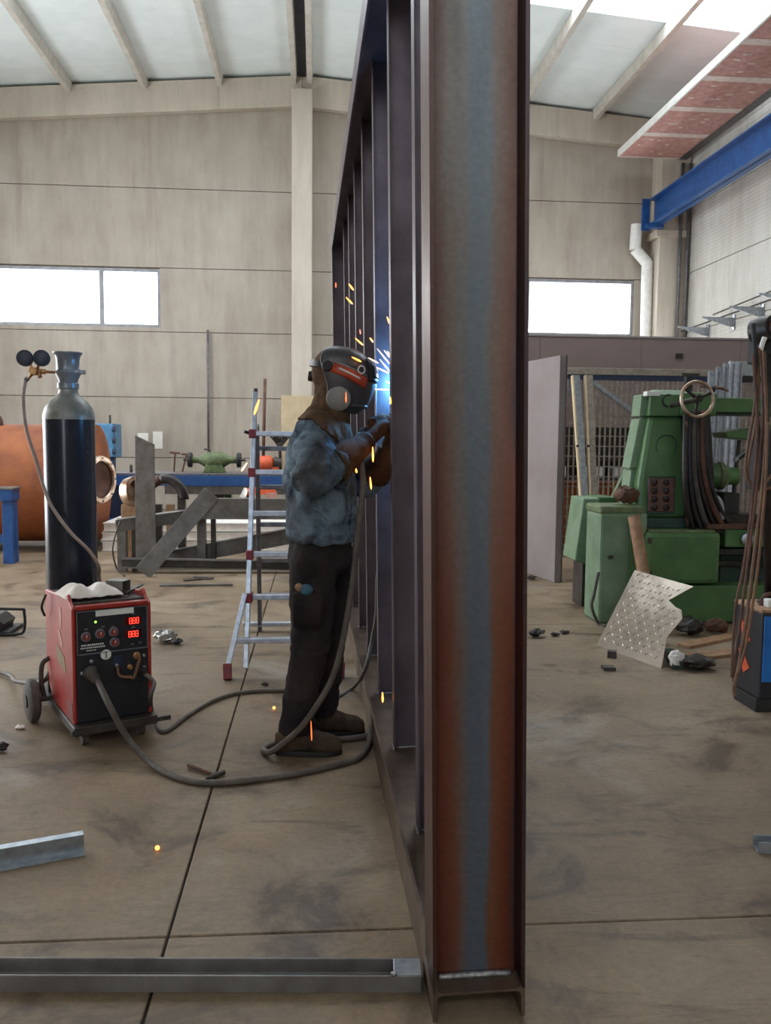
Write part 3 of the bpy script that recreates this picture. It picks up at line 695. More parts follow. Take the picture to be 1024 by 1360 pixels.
x, z = lp(.90, .34); GSOCK = V((x, -.02, z)); MB().lathe([(.022, 0), (.022, .012), (.016, .016), (.014, .035)], (x, 0, z), (.2, -1, -.2), 16).build('cable_socket', 'black', wm, local=True, smooth='auto')
for side_x in (.05, .20):
    vn = MB()
    for q in range(13): vn.box(side_x, -.003, Z0 + .03 + q * .011, side_x + (.09 if side_x < .1 else .11), 0, Z0 + .034 + q * .011)
    vn.build('vent_slat', 'black', wm, local=True)['kind'] = 'stuff'
# faded marks and an olive sticker on the visible side
MB().prism([(.20, .50), (.24, .51), (.25, .60), (.21, .60)], (-.002, 0, 0), (0, 1, 0), (0, 0, 1), (1, 0, 0), .0015).build('faded_mark', 'pale_print', wm, local=True)
MB().prism([(.18, .43), (.22, .41), (.28, .48), (.24, .49)], (-.002, 0, 0), (0, 1, 0), (0, 0, 1), (1, 0, 0), .0015).build('faded_mark', 'pale_print', wm, local=True)
MB().prism([(.13, .31), (.30, .33), (.32, .41), (.16, .38)], (-.002, 0, 0), (0, 1, 0), (0, 0, 1), (1, 0, 0), .0015).build('sticker', 'olive_print', wm, local=True)
MB().prism([(-.0, .12), (.10, .12), (.13, .19), (.02, .20)], (-.002, .0, 0), (0, 1, 0), (0, 0, 1), (1, 0, 0), .0015).build('chipped_patch', 'knob_red', wm, local=True)
# trolley
MB().box(-.01, -.05, .065, W_ + .01, .90, .105).build('trolley_deck', 'dark_steel', wm, local=True, bevel=.004)
MB().bar((-.02, -.045, .085), (W_ + .07, -.045, .085), .02, .02).build('front_bar', 'dark_steel', wm, local=True)
for x in (.05, W_ - .05):
    ca = MB().box(x - .02, .0, .045, x + .02, .06, .066).build('caster', 'dark_steel', wm, local=True)
    MB().cyl((x - .014, .03, .034), (x + .014, .03, .034), .034, .034, 18).build('caster_wheel', 'rubber_grey', ca, local=True, smooth='auto')
for x0, x1 in ((-.115, -.062), (W_ + .062, W_ + .115)):
    wh = MB().lathe([(.03, 0), (.085, .0), (.103, .010), (.107, .026), (.103, .043), (.085, .053), (.03, .053)], (x0, .47, .107), (1, 0, 0), 28).build('wheel', 'rubber_grey', wm, local=True, smooth='auto')
    MB().cyl((x0 - .006, .47, .107), (x1 + .006, .47, .107), .032, .032, 16).build('hub', 'dark_steel', wh, local=True, smooth='auto')
MB().cyl((-.06, .47, .107), (W_ + .06, .47, .107), .013, .013, 12).build('axle', 'dark_steel', wm, local=True)
MB().tube([(-.0, .50, .30), (-.03, .515, .27), (-.04, .50, .19), (-.03, .48, .11)], .012, 8).build('wheel_bracket', 'rubber_grey', wm, local=True, smooth=True)
MB().tube([(.0, .18, .02), (.0, .2, .02)], .004, 6, 0)
MB().tube([(-.018, .45, Z1 - .04), (-.035, .47, Z1 - .10), (-.018, .49, Z1 - .15)], .006, 8).build('side_hook', 'black', wm, local=True, smooth=True)
for xx in (.02, W_ - .02): MB().bar((xx, D_ + .03, .105), (xx, D_ + .03, .60), .022, .022, (0, 1, 0)).build('upright', 'dark_steel', wm, local=True)
MB().bar((.02, D_ + .03, .59), (W_ - .02, D_ + .03, .59), .022, .022).build('cross_bar', 'dark_steel', wm, local=True)
WMM = WM[wm.name]
# things lying on top of it
rg = MB(); n, mm = 15, 9
rows = []
for j in range(mm + 1):
    row = []
    for i in range(n + 1):
        a, b = i / n, j / mm
        edge = min(a, 1 - a, b, 1 - b) * 2
        h = .014 + .075 * min(1, edge * 2.2) * (0.55 + .8 * noise.noise(V((a * 4.2, b * 3.1, 1.7)))) + .012 * noise.noise(V((a * 13, b * 11, 4)))
        row.append(WMM @ V((-.01 + a * .262 + .01 * noise.noise(V((b * 5, 0, 0))), .075 + b * .22 + .014 * noise.noise(V((a * 5, 3, 0))), Z1 - .021 + max(h, .006))))
    rows.append(row)
rv = [p for r_ in rows for p in r_]; rf = [(j * (n + 1) + i, j * (n + 1) + i + 1, (j + 1) * (n + 1) + i + 1, (j + 1) * (n + 1) + i) for j in range(mm) for i in range(n)]
ro = tag(MB().add(rv, rf).build('rag', 'white', smooth=True), 'crumpled white rag lying on top of the red welding machine', 'rag')
so_ = ro.modifiers.new('thick', 'SOLIDIFY'); so_.thickness = .006; so_.offset = -1
ss = ro.modifiers.new('soft', 'SUBSURF'); ss.levels = 1; ss.render_levels = 1
q = MB(); c = V((.292, .17, Z1 - .022)); w2, t2 = .034, .004
poly = [(-w2, 0), (w2, 0), (w2, 2 * w2), (-w2, 2 * w2)]; pin = [(-w2 + t2, t2), (w2 - t2, t2), (w2 - t2, 2 * w2 - t2), (-w2 + t2, 2 * w2 - t2)]
ax, ay, az = V((.75, .66, 0)), V((0, 0, 1)), V((-.66, .75, 0))
vs = [c + ax * a + ay * b + az * dd for dd in (0, .09) for pl in (poly, pin) for a, b in pl]
fs = []
for i in range(4):
    j = (i + 1) % 4
    fs += [(i, j, 8 + j, 8 + i), (4 + j, 4 + i, 12 + i, 12 + j), (j, i, 4 + i, 4 + j), (8 + i, 8 + j, 12 + j, 12 + i)]
tag(MB().add([WMM @ p for p in vs], fs).build('tube_offcut', 'grey_steel'), 'short square steel tube offcut standing on the red welding machine', 'steel offcut')
def flatbar(name, lab, p, q, w_, h_, mat='dark_steel', cat='steel bar', up=(0, 0, 1)): return tag(MB().bar(p, q, w_, h_, up).build(name, mat, bevel=.001, seg=1), lab, cat)
zt = Z1 - .023
flatbar('flat_bar', 'dark flat steel bar lying beside the tube offcut on the welding machine', WMM @ V((.255, .08, zt + .006)), WMM @ V((.335, .30, zt + .0)), .03, .008)
flatbar('flat_bar', 'upper flat steel bar crossing another bar on the welding machine', WMM @ V((.27, .13, zt + .016)), WMM @ V((.40, .31, zt + .017)), .026, .008)
# power lead to the left
pl = MB().tube([at_z(-120, 872, .02), at_z(0, 893, .02), at_z(22, 905, .06), WMM @ V((-.02, .56, .17)), WMM @ V((.03, .575, .25)), WMM @ V((.06, .562, .28))], .012, 8)
tag(pl.build('power_cable', 'cable', smooth=True), 'thick grey power lead running from the left edge to the machine wheel', 'cable')

# ------------------------------------------------------------------ gas cylinder on the trolley
GC = WMM @ V((W_ / 2 - .005, D_ + .185, .107))
gc = thing('gas_cylinder', 'tall black gas cylinder with grey shoulder behind the red welding machine', 'gas cylinder', GC)
R_ = .129
H1 = 1.50 - GC.z
MB().lathe([(R_ - .02, 0), (R_ - .004, .008), (R_, .03), (R_, H1 - .115 + .09)], GC, n=40).build('cylinder_body', 'cyl_black', gc, smooth='auto')
sh = [(R_ + .0005, H1 - .025), (R_ - .001, H1), (R_ - .012, H1 + .035), (R_ - .036, H1 + .068), (R_ - .066, H1 + .092), (.052, H1 + .105), (.048, H1 + .12), (.046, H1 + .14)]
MB().lathe(sh, GC, n=40).build('shoulder', 'cyl_grey', gc, smooth='auto')
gh = H1 + .13
gd = MB().lathe([(.047, gh), (.054, gh + .004), (.054, gh + .03), (.047, gh + .035), (.050, gh + .05), (.062, gh + .075), (.066, gh + .085), (.061, gh + .092), (.057, gh + .10), (.058, gh + .15), (.064, gh + .172), (.073, gh + .182), (.073, gh + .188), (.060, gh + .188), (.050, gh + .15), (.05, gh + .1)], GC, n=32).build('valve_guard', 'guard_grey', gc, smooth='auto')
MB().box(GC.x + .052, GC.y - .02, GC.z + gh + .078, GC.x + .085, GC.y + .02, GC.z + gh + .10).build('guard_lug', 'guard_grey', gd, bevel=.003)
MB().lathe([(.018, gh + .02), (.02, gh + .09), (.012, gh + .1), (.012, gh + .13), (.024, gh + .132), (.024, gh + .15)], GC, n=14).build('valve', 'brass', gc, smooth='auto')
rgp = at_y(47, 493, 4.56)
rg_ = MB().tube([at_y(80, 495, 4.60), at_y(66, 494, 4.57), at_y(50, 492, 4.56)], [.007, .008, .010], 10, 3).build('regulator', 'brass', gc, smooth=True)
bb = MB(); bb.sphere(rgp, (.026, .024, .022), 14, 8); bb.tube([rgp + V((.02, 0, 0)), rgp + V((.05, 0, -.002))], .014, 10, 0); bb.tube([rgp + V((.02, -.01, -.005)), rgp + V((.028, -.02, -.032))], .011, 10, 0); bb.tube([rgp + V((-.01, 0, -.005)), rgp + V((-.035, -.004, -.04))], [.010, .006], 8, 0)
bb.tube([rgp, rgp + V((0, -.045, .0))], .019, 12, 0); bb.tube([rgp + V((-.018, 0, .01)), rgp + V((-.028, 0, .045))], .008, 8, 0); bb.tube([rgp + V((.008, 0, .01)), rgp + V((.022, 0, .045))], .008, 8, 0)
bb.build('regulator_body', 'brass', rg_, smooth='auto')
for u in (33.2, 55.3):
    c = at_y(u, 476, 4.555)
    MB().lathe([(.004, .0), (.036, .0), (.041, .006), (.041, .026), (.036, .03), (.004, .03)], c + V((0, .012, 0)), (.1, -1, .05), 26).build('gauge', 'gauge_back', rg_, smooth='auto')
hs = at_y(34, 505, 4.55)
MB().tube([hs + V((.012, 0, .012)), hs], .012, 10, 0).build('hose_nut', 'alu_dark', rg_, smooth='auto')
hp = [hs, at_y(31, 530, 4.53), at_y(35, 570, 4.50), at_y(48, 612, 4.47), at_y(65, 665, 4.43), at_y(92, 705, 4.40), at_y(118, 731, 4.42), at_y(131, 752, 4.46), at_y(132, 768, 4.56), WMM @ V((.30, D_ + .03, .50)), WMM @ V((.28, D_ + .004, .42))]
tag(MB().tube(hp, .0085, 8).build('gas_hose', 'hose', smooth=True), 'thin grey gas hose sagging in front of the black cylinder', 'hose')

# ------------------------------------------------------------------ aluminium ladder
ld = thing('ladder', 'aluminium folding ladder with red joints standing behind the person', 'ladder', (-.2, 5.5, 0))
A0 = at_z(310, 903); top = at_y(339, 522, 5.56)
ZTOP = top.z
fl0, fl1 = -.415, .03                                   # stile lines of the front leaf (X), hidden end behind the person
def fy(z): return 4.98 + (5.56 - 4.98) * z / ZTOP         # front leaf leans back
def ry(z): return 6.20 - (6.20 - 5.64) * z / ZTOP         # rear leaf
def stile(name, mat, pts, w_=.028, h_=.055): return MB().bar(pts[0], pts[1], w_, h_, (0, 1, 0)).build(name, mat, ld, bevel=.003)
for sx in (-1, 1):
    xi = (-.405, .045)[sx > 0]; xt = (-.385, .030)[sx > 0]
    stile('stile', 'alu', ((xi, fy(.05), .05), (xt, fy(ZTOP), ZTOP)))
    MB().cyl((xt, fy(ZTOP) - .0, ZTOP - .01), (xt + .004, fy(ZTOP), ZTOP + .03), .016, .012, 10).build('stile_cap', 'dark_steel', ld)
    # flared outer section
    xo = (-.505, .145)[sx > 0]
    zj = .47
    stile('outer_stile', 'alu', ((xo, fy(.07) - .035, .07), (xi - sx * -.012, fy(zj) - .035, zj)))
    MB().bar((xo - .001 * sx, fy(.0) - .035, .0), (xo - .004 * -sx, fy(.085) - .035, .085), .045, .065, (0, 1, 0)).build('foot', 'red_plastic', ld, bevel=.004)
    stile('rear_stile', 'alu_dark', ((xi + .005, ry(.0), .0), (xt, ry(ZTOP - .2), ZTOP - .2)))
for v_, kind in ((576, 'hinge'), (627, 'rung'), (682, 'rung'), (736, 'rung'), (793, 'rung'), (849, 'low')):
    z = at_y(360, v_, fy(max(0, (1.4 - (v_ - 580) * 5.3 / 1150)))).z
    xa, xb = (-.385, .03)
    if kind == 'low': xa, xb = -.475, .115
    MB().bar((xa, fy(z) - (.035 if kind == 'low' else 0), z), (xb, fy(z) - (.035 if kind == 'low' else 0), z), .045, .030).build('rung', 'alu', ld, bevel=.004)
    if v_ in (576, 627, 736, 793):
        for xx in (xa, xb):
            xx += (-.010 if xx < -.1 else .010)
            j = MB().box(xx - .022, fy(z) - .045, z - .030, xx + .022, fy(z) + .04, z + .026).build('joint', 'red_plastic', ld, bevel=.006)
            if v_ == 576: MB().tube([(xx - .01, fy(z) - .02, z), (xx - .05, fy(z) - .04, z + .012)], .010, 8, 0).build('lever', 'black', j)
for z in (.28, .54, .80, 1.06, 1.32):
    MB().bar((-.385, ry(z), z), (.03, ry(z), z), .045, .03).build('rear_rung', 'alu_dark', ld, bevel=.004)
MB().bar((-.52, ry(.06), .055), (.15, ry(.06), .055), .05, .03).build('stabiliser', 'alu', ld, bevel=.004)
for xx in (-.39, .035): MB().bar((xx, fy(ZTOP - .22), ZTOP - .22), (xx, ry(ZTOP - .22), ZTOP - .22), .03, .06, (0, 0, 1)).build('hinge_plate', 'alu', ld, bevel=.004)

# ------------------------------------------------------------------ left background
# rusty tank shell lying across the hall
TY, TZ, TR, TX1 = 11.0, 0.80, 0.72, -2.70
tk = thing('steel_tank', 'large rust-coloured horizontal steel tank behind the black gas cylinder', 'tank', (-4.6, TY, 0))
MB().lathe([(TR - .04, 0), (TR, 0), (TR, 4.2), (TR - .04, 4.2), (TR - .05, 4.18), (TR - .05, .02)], (TX1, TY, TZ), (-1, 0, 0), 48).build('shell', 'tank', tk, smooth='auto')
MB().lathe([(.02, .10), (TR * .6, .06), (TR - .05, 0.01), (TR - .02, 0.0), (TR - .02, .03), (.02, .14)], (TX1 + .0, TY, TZ), (-1, 0, 0), 40).build('end_plate', 'rust', tk, smooth='auto')
nz = MB().lathe([(.20, 0), (.20, .12), (.265, .12), (.275, .135), (.275, .16), (.265, .175), (.225, .175), (.21, .16), (.21, 0)], (-2.62, 10.30, .88), (.93, -.37, 0), 30).build('nozzle', 'bright_rim', tk, smooth='auto')
MB().lathe([(.215, .02), (.215, .12), (.20, .14), (.01, .04)], (-2.62, 10.30, .88), (.93, -.37, 0), 24).build('nozzle_bore', 'rust', nz, smooth='auto')
for k in range(8):
    a = 2 * PI * k / 8; x_, y_, z_ = frame_z(V((.93, -.37, 0))); c = V((-2.62, 10.30, .88)) + z_ * .178 + (x_ * math.cos(a) + y_ * math.sin(a)) * .247
    MB().cyl(c - z_ * .004, c + z_ * .002, .012, .012, 8).build('bolt_hole', 'black', nz)
MB().torus((-3.98, TY - .1, TZ + TR - .02), (.25, 1, 0), .17, .045, 24, 8, 0, 2 * PI).build('lifting_ring', 'rust', tk, smooth=True)
for xs_ in (-2.9, -4.2, -5.8):
    MB().prism([(-.55, .0), (.55, .0), (.55, .32), (.40, .17), (.2, .10), (-.2, .10), (-.40, .17), (-.55, .32)], (xs_, TY, 0), (0, 1, 0), (0, 0, 1), (1, 0, 0), .08).build('cradle', 'dark_steel', tk)
# blue work table in front of the tank
bt = thing('work_table', 'blue steel work table with a grey top at the left picture edge', 'table', (-3.9, 9.9, 0))
p = at_y(29, 650, 9.55); zt_ = p.z + .02
MB().box(-5.0, 9.5, zt_ - .02, -3.22, 9.78, zt_).build('table_top', 'grey_steel', bt, bevel=.003)
MB().box(-4.98, 9.52, zt_ - .14, -3.24, 9.56, zt_ - .02).build('apron', 'blue_paint', bt); MB().box(-3.28, 9.562, zt_ - .14, -3.24, 9.76, zt_ - .02).build('apron', 'blue_paint', bt)
for x_, y_ in ((-3.31, 9.605), (-4.9, 9.605), (-3.31, 9.70), (-4.9, 9.70)):
    MB().box(x_ - .055, y_ - .04, 0, x_ + .055, y_ + .04, zt_ - .02).build('leg', 'blue_paint', bt, bevel=.004)
MB().box(-4.85, 9.58, .22, -3.36, 9.62, .30).build('stretcher', 'blue_paint', bt); MB().box(-4.85, 9.68, .22, -3.36, 9.72, .30).build('stretcher', 'blue_paint', bt)
# blue press behind the tank
bx = thing('hydraulic_press', 'pale blue machine head on two posts behind the tank', 'machine', (-3.6, 15.4, 0))
a, b_ = at_y(20, 563, 15.4), at_y(157, 607, 15.4)
MB().box(a.x, 15.2, a.z - .14, b_.x - .25, 15.6, a.z).build('long_beam', 'blue_box', bx, bevel=.01)
MB().box(b_.x - .55, 15.1, b_.z, b_.x, 15.7, a.z + .02).build('head', 'blue_box', bx, bevel=.02)
for dx in (.03, .2): MB().box(b_.x - dx - .1, 15.25, 0, b_.x - dx, 15.35, b_.z).build('post', 'blue_dark', bx)
for k in range(3): MB().cyl((b_.x - .02, 15.08, b_.z + .10 + .19 * k), (b_.x + .03, 15.08, b_.z + .10 + .19 * k), .05, .05, 12).build('knob', 'blue_dark', bx)
MB().tube([(b_.x - .13, 15.4, a.z), (b_.x - .13, 15.4, a.z + .17)], .02, 8, 0).build('lever', 'dark_steel', bx)
for k in range(2): MB().box(b_.x - .42 + .1 * k, 15.085, a.z - .22, b_.x - .36 + .1 * k, 15.1, a.z - .04).build('label_plate', 'white_print', bx)
# papers taped on the wall
for (u0, v0, u1, v1), lb in (((183, 575, 197, 592), 'small white paper on the back wall partly behind the upright plate'), ((203, 573, 216, 596), 'larger white sheet of paper taped on the back wall')):
    a, b_ = at_y(u0, v0, 16.49), at_y(u1, v1, 16.49)
    tag(MB().box(a.x, 16.488, b_.z, b_.x, 16.494, a.z).build('paper_sheet', 'paper'), lb, 'paper')
# blue workbench along the back
zb = at_y(260, 629, 12.2).z
wbn = thing('workbench', 'long blue steel workbench along the back wall', 'workbench', (-1.4, 12.6, 0))
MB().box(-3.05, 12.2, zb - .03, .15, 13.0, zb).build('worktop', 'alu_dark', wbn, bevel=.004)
MB().box(-3.05, 12.17, zb - .17, .15, 12.21, zb - .03).build('front_beam', 'blue_paint', wbn, bevel=.004)
MB().box(-2.1, 12.23, zb - .29, .15, 12.27, zb - .17).build('lower_beam', 'grey_steel', wbn, bevel=.004)
MB().box(-3.05, 12.22, zb - .62, -2.62, 12.26, zb - .17).build('end_panel', 'blue_dark', wbn)
for x_, y_, mt in ((-2.98, 12.24, 'blue_paint'), (-2.98, 12.94, 'blue_paint'), (.0, 12.24, 'blue_paint'), (.0, 12.94, 'blue_paint'), (-1.62, 12.5, 'dark_steel'), (-1.36, 12.5, 'dark_steel')):
    MB().box(x_ - .055, y_ - .04, 0, x_ + .055, y_ + .04, zb - .03).build('leg', mt, wbn, bevel=.004)
MB().box(-.62, 12.2, .1, -.36, 12.24, .42).build('side_plate', 'blue_paint', wbn)
# bench grinder
c = at_y(285, 611, 12.55)
bg_ = thing('bench_grinder', 'green double-ended bench grinder with dark wheels on the blue workbench', 'grinder', (c.x, 12.55, zb))
MB().lathe([(.03, -.34), (.045, -.32), (.05, -.22), (.10, -.14), (.12, -.08), (.12, .08), (.10, .14), (.05, .22), (.045, .32), (.03, .34)], (c.x, 12.55, c.z), (1, 0, 0), 20).build('motor_body', 'green_olive', bg_, smooth='auto')
MB().prism([(-.16, 0), (.16, 0), (.08, c.z - zb), (-.08, c.z - zb)], (c.x, 12.45, zb), (1, 0, 0), (0, 0, 1), (0, 1, 0), .2).build('base', 'green_olive', bg_, bevel=.01)
for s_ in (-1, 1):
    MB().lathe([(.02, -.03), (.10, -.03), (.105, -.02), (.105, .02), (.10, .03), (.02, .03)], (c.x + s_ * .345, 12.55, c.z), (1, 0, 0), 24).build('grinding_wheel', 'black', bg_, smooth='auto')
    MB().tube([(c.x + s_ * .34, 12.55, c.z), (c.x + s_ * .44, 12.55, c.z)], .016, 8, 0).build('spindle_end', 'dark_steel', bg_)
MB().tube([(c.x - .06, 12.5, c.z + .11), (c.x - .06, 12.5, c.z + .15), (c.x - .14, 12.5, c.z + .155)], .013, 8, 0).build('switch_lever', 'dark_steel', bg_)
gp = thing('machine_pedestal', 'green pedestal with a dark pedal showing under the blue workbench', 'pedestal', (c.x + .05, 12.85, 0))
MB().box(c.x - .03, 12.7, 0, c.x + .22, 12.9, zb - .035).build('pedestal_column', 'green', gp, bevel=.006)
MB().prism([(-.1, 0), (0, .02), (-.02, .2), (-.09, .16)], (c.x - .03, 12.7, .46), (1, 0, 0), (0, 0, 1), (0, 1, 0), .05).build('pedal', 'black', gp)
# T-handled keys standing on the bench
for k, (u0, u1, ub, lb) in enumerate(((225, 240, 231, 'left upright T-handled steel key standing on the blue workbench'), (240, 256, 242, 'right leaning T-handled steel key standing on the blue workbench'))):
    tp = at_y((u0 + u1) / 2, 601 + k * 2, 12.75); bt_ = V((at_y(ub, 625, 12.75).x, 12.75, zb))
    t = thing('tee_key', lb, 'tool', bt_)
    MB().tube([bt_, tp], .013, 8, 0).build('shaft', 'rust', t); MB().tube([tp - V((.075, 0, 0)), tp + V((.075, 0, -.01))], .015, 8, 0).build('cross_handle', 'rust', t)
tag(MB().lathe([(.02, 0), (.024, .004), (.018, .10), (.012, .11)], (at_y(174, 620, 12.5).x, 12.5, zb), n=12).build('steel_pin', 'dark_steel'), 'small dark steel pin on the workbench left of the upright plate', 'pin')
# orange machine, rod, board, rake-like tool
c = at_y(352, 617, 12.6)
om = thing('cut_off_saw', 'orange saw body on the workbench seen through the ladder', 'saw', (c.x, 12.6, zb))
MB().lathe([(.02, -.16), (.09, -.15), (.12, -.08), (.12, .05), (.10, .10), (.06, .13)], (c.x, 12.6, zb + .13), (1, 0, .1), 18).build('housing', 'orange_bright', om, smooth='auto')
MB().box(c.x - .15, 12.5, zb, c.x + .2, 12.7, zb + .03).build('base_plate', 'dark_steel', om)
MB().cyl((c.x + .13, 12.6, zb + .14), (c.x + .24, 12.6, zb + .13), .10, .07, 16).build('motor', 'dark_steel', om, smooth='auto')
MB().box(c.x + .10, 12.52, zb + .03, c.x + .20, 12.68, zb + .09).build('bracket', 'orange_bright', om)
pr = MB().tube([at_y(352, 503, 12.9), V((at_y(351, 620, 12.9).x - .02, 12.9, zb))], .024, 8, 0)
tag(pr.build('steel_rod', 'rust', smooth=True), 'tall thin brown rod standing upright on the workbench behind the ladder', 'rod')
a, b_ = at_y(374, 526, 13.1), at_y(420, 610, 13.1)
tag(MB().box(a.x, 12.9, zb + .001, a.x + .62, 12.94, a.z).build('plywood_sheet', 'plywood', bevel=.003), 'pale plywood sheet standing on the bench behind the person', 'board')
c = at_y(372, 590, 12.7)
dt = thing('tool_holder', 'dark spiky tool holder on the bench beside the denim shoulder', 'tool holder', (c.x, 12.7, zb))
MB().lathe([(.07, 0), (.07, .02), (.03, .04), (.025, .34), (.05, .37), (.05, .42), (.03, .44)], (c.x, 12.7, zb), n=14).build('stand', 'oily', dt, smooth='auto')
for k in range(7):
    a = -1.2 + .4 * k; MB().tube([(c.x + .03 * math.sin(a), 12.7, zb + .40), (c.x + .10 * math.sin(a), 12.68, zb + .47 + .05 * math.cos(a)), (c.x + .16 * math.sin(a), 12.68, zb + .50 + .08 * math.cos(a))], [.016, .018, .008], 7, 2).build('tool_bit', 'oily', dt, smooth=True)
# orange clamp lying under the bench
c = at_y(352, 654, 11.6)
oc = thing('orange_beam', 'orange painted bar with a pale end lying on the stacked steel', 'bar', c)
MB().bar(c + V((-.28, 0, -.0)), c + V((.14, 0, .04)), .08, .10).build('bar', 'orange_bright', oc, bevel=.006)
MB().bar(c + V((-.30, -.01, -.07)), c + V((-.24, -.01, .05)), .09, .07, (1, 0, 0)).build('pale_end', 'white_print', oc, bevel=.006)
MB().bar(c + V((.02, -.05, -.035)), c + V((.16, -.05, -.035)), .03, .07).build('tip', 'pale_print', oc, bevel=.006)
MB().bar(c + V((.14, 0, .045)), c + V((.5, 0, .05)), .05, .03).build('shank', 'dark_steel', oc)
for dx in (-.2, .4): MB().box(c.x + dx - .04, 11.56, 0, c.x + dx + .04, 11.64, c.z - .03).build('stand_post', 'dark_steel', oc)
# stack of white panels on the floor under / in front of the bench
for k, (z0, z1, x0, x1, lb) in enumerate(((.0, .115, -2.58, .3, 'lowest white sandwich panel of the stack on the floor behind the steel'), (.125, .225, -2.58, .3, 'second white sandwich panel in the stack on the floor behind the steel'), (.235, .34, -2.56, .28, 'topmost bright white sandwich panel in the stack behind the steel'))):
    t = thing('sandwich_panel', lb, 'panel', ((x0 + x1) / 2, 11.2, z0), None, 'stacked white panels')
    MB().box(x0, 10.62, z0, x1, 11.55, z0 + .012).build('skin', 'paper', t); MB().box(x0 + .01, 10.63, z0 + .012, x1 - .01, 11.54, z1 - .012).build('foam_core', 'white', t); MB().box(x0, 10.62, z1 - .012, x1, 11.55, z1).build('skin', 'paper', t)
# ---- half-finished steel assembly
vp = MB(); a, b_ = at_y(179, 578, 8.95), at_y(205, 590, 8.95); x1_ = at_y(205, 590, 8.95).x
vp.prism([(a.x - .01, .02), (x1_, .02), (x1_, b_.z), (a.x, a.z)], (0, 8.95, 0), (1, 0, 0), (0, 0, 1), (.1, 1, 0), .012)
tag(vp.build('upright_plate', 'grey_steel', bevel=.002, seg=1), 'tall narrow grey steel plate standing upright with a slanted top', 'steel plate')
d0, d1 = V((-1.70, 8.62, .045)), at_y(281, 655, 8.98)
tag(MB().bar(d0, d1, .012, .175, (-1, 0, 1)).build('diagonal_plate', 'grey_steel', bevel=.002, seg=1), 'wide flat grey bar leaning diagonally in front of the steel assembly', 'steel plate')
ab = thing('steel_channel', 'horizontal grey channel held waist-high right of the leaning flat bar', 'steel channel', (-.4, 9.15, 0))
a, b_ = at_y(268, 662, 9.1), at_y(400, 690, 9.1)
MB().box(a.x - .05, 9.1, b_.z, .35, 9.115, a.z).build('web', 'grey_steel', ab, bevel=.002, seg=1); MB().box(a.x - .05, 9.115, a.z - .012, .35, 9.2, a.z).build('flange', 'grey_steel', ab); MB().box(a.x - .05, 9.115, b_.z, .35, 9.2, b_.z + .012).build('flange', 'grey_steel', ab)
for x_ in (.1, .3): MB().box(x_ - .03, 9.12, .15, x_ + .03, 9.18, b_.z).build('support', 'dark_steel', ab)
c0, c1 = at_y(156, 690, 9.0), at_y(262, 676, 9.25)
ch = thing('steel_channel', 'short grey channel running back from the round flange to the leaning flat bar', 'steel channel', (c0 + c1) / 2)
MB().bar(c0, c1, .16, .012).build('flange', 'grey_steel', ch); MB().bar(c0 + V((0, -.07, -.06)), c1 + V((0, -.07, -.06)), .012, .12).build('web', 'grey_steel', ch)
for q in (c0, c1):
    MB().box(q.x + .0, q.y - .04, .0, q.x + .09, q.y + .05, q.z - .006).build('leg', 'grey_steel', ch, bevel=.003); MB().box(q.x + .14, q.y - .01, .0, q.x + .19, q.y + .05, q.z - .006).build('leg', 'dark_steel', ch, bevel=.003)
for k, (u0, v0, u1, v1, y_, hh, lb) in enumerate(((162, 754, 385, 757, 8.9, .10, 'nearest long grey beam lying on the floor of the steel pile'), (225, 752, 385, 722, 9.3, .17, 'slightly tilted grey beam lying behind the nearest one in the steel pile'))):
    a, b_ = at_y(u0, v0, y_), at_y(u1, v1, y_); b_ = b_ + (b_ - a).normalized() * .5
    a.z = max(a.z, .0) + hh / 2; b_.z = max(b_.z, .0) + hh / 2
    t = thing('steel_joist', lb, 'steel beam', (a + b_) / 2 - V((0, 0, hh / 2)))
    MB().bar(a, b_, .010, hh).build('web', 'dark_steel' if k == 0 else 'grey_steel', t)
    for s_ in (-1, 1): MB().bar(a + V((0, 0, s_ * (hh / 2 - .006))), b_ + V((0, 0, s_ * (hh / 2 - .006))), .10, .012).build('flange', 'grey_steel', t)
# round flange and curved saddle pieces behind the upright plate
c = at_y(163, 655, 9.35)
fg = MB().lathe([(.13, -.05), (.17, -.05), (.175, 0), (.17, .05), (.13, .05), (.125, 0), (.13, -.05)], c + V((.1, .1, 0)), (.8, -.5, .2), 28)
t = thing('pipe_flange', 'bright machined pipe flange resting on the assembly left of the upright plate', 'flange', (c.x + .1, c.y + .1, 0)); fg.build('ring', 'bright_rim', t, smooth='auto')
MB().box(c.x - .02, c.y + .0, 0, c.x + .18, c.y + .2, c.z - .12).build('wooden_block', 'wood', t, bevel=.006)
c = at_y(222, 655, 9.4)
t = thing('pipe_saddle', 'curved brown pipe saddle on posts right of the upright plate', 'pipe saddle', (c.x + .05, 9.4, 0))
MB().torus((c.x - .02, 9.4, c.z - .06), (.25, 1, 0), .21, .055, 18, 10, -PI / 2 - .1, PI / 2 - .2).build('saddle', 'rust', t, smooth=True)
MB().torus((c.x - .02, 9.4, c.z - .06), (.25, 1, 0), .21, .055, 14, 10, PI / 2 - .2, PI * 1.0).build('saddle', 'oily', t, smooth=True)
for dx in (-.10, .03, .15): MB().box(c.x + dx - .04, 9.38, 0, c.x + dx + .04, 9.46, c.z - .12 if dx < .1 else c.z - .02).build('post', 'wood' if dx == .03 else 'dark_steel', t)
tag(MB().tube([at_y(161, 690, 8.85), at_y(152, 715, 8.85), at_y(150, 735, 8.85), at_z(156, 757, .01), at_z(165, 765, .01)], .008, 6).build('loose_wire', 'dark_steel', smooth=True), 'thin dark wire loop hanging from the left end of the steel assembly', 'wire')

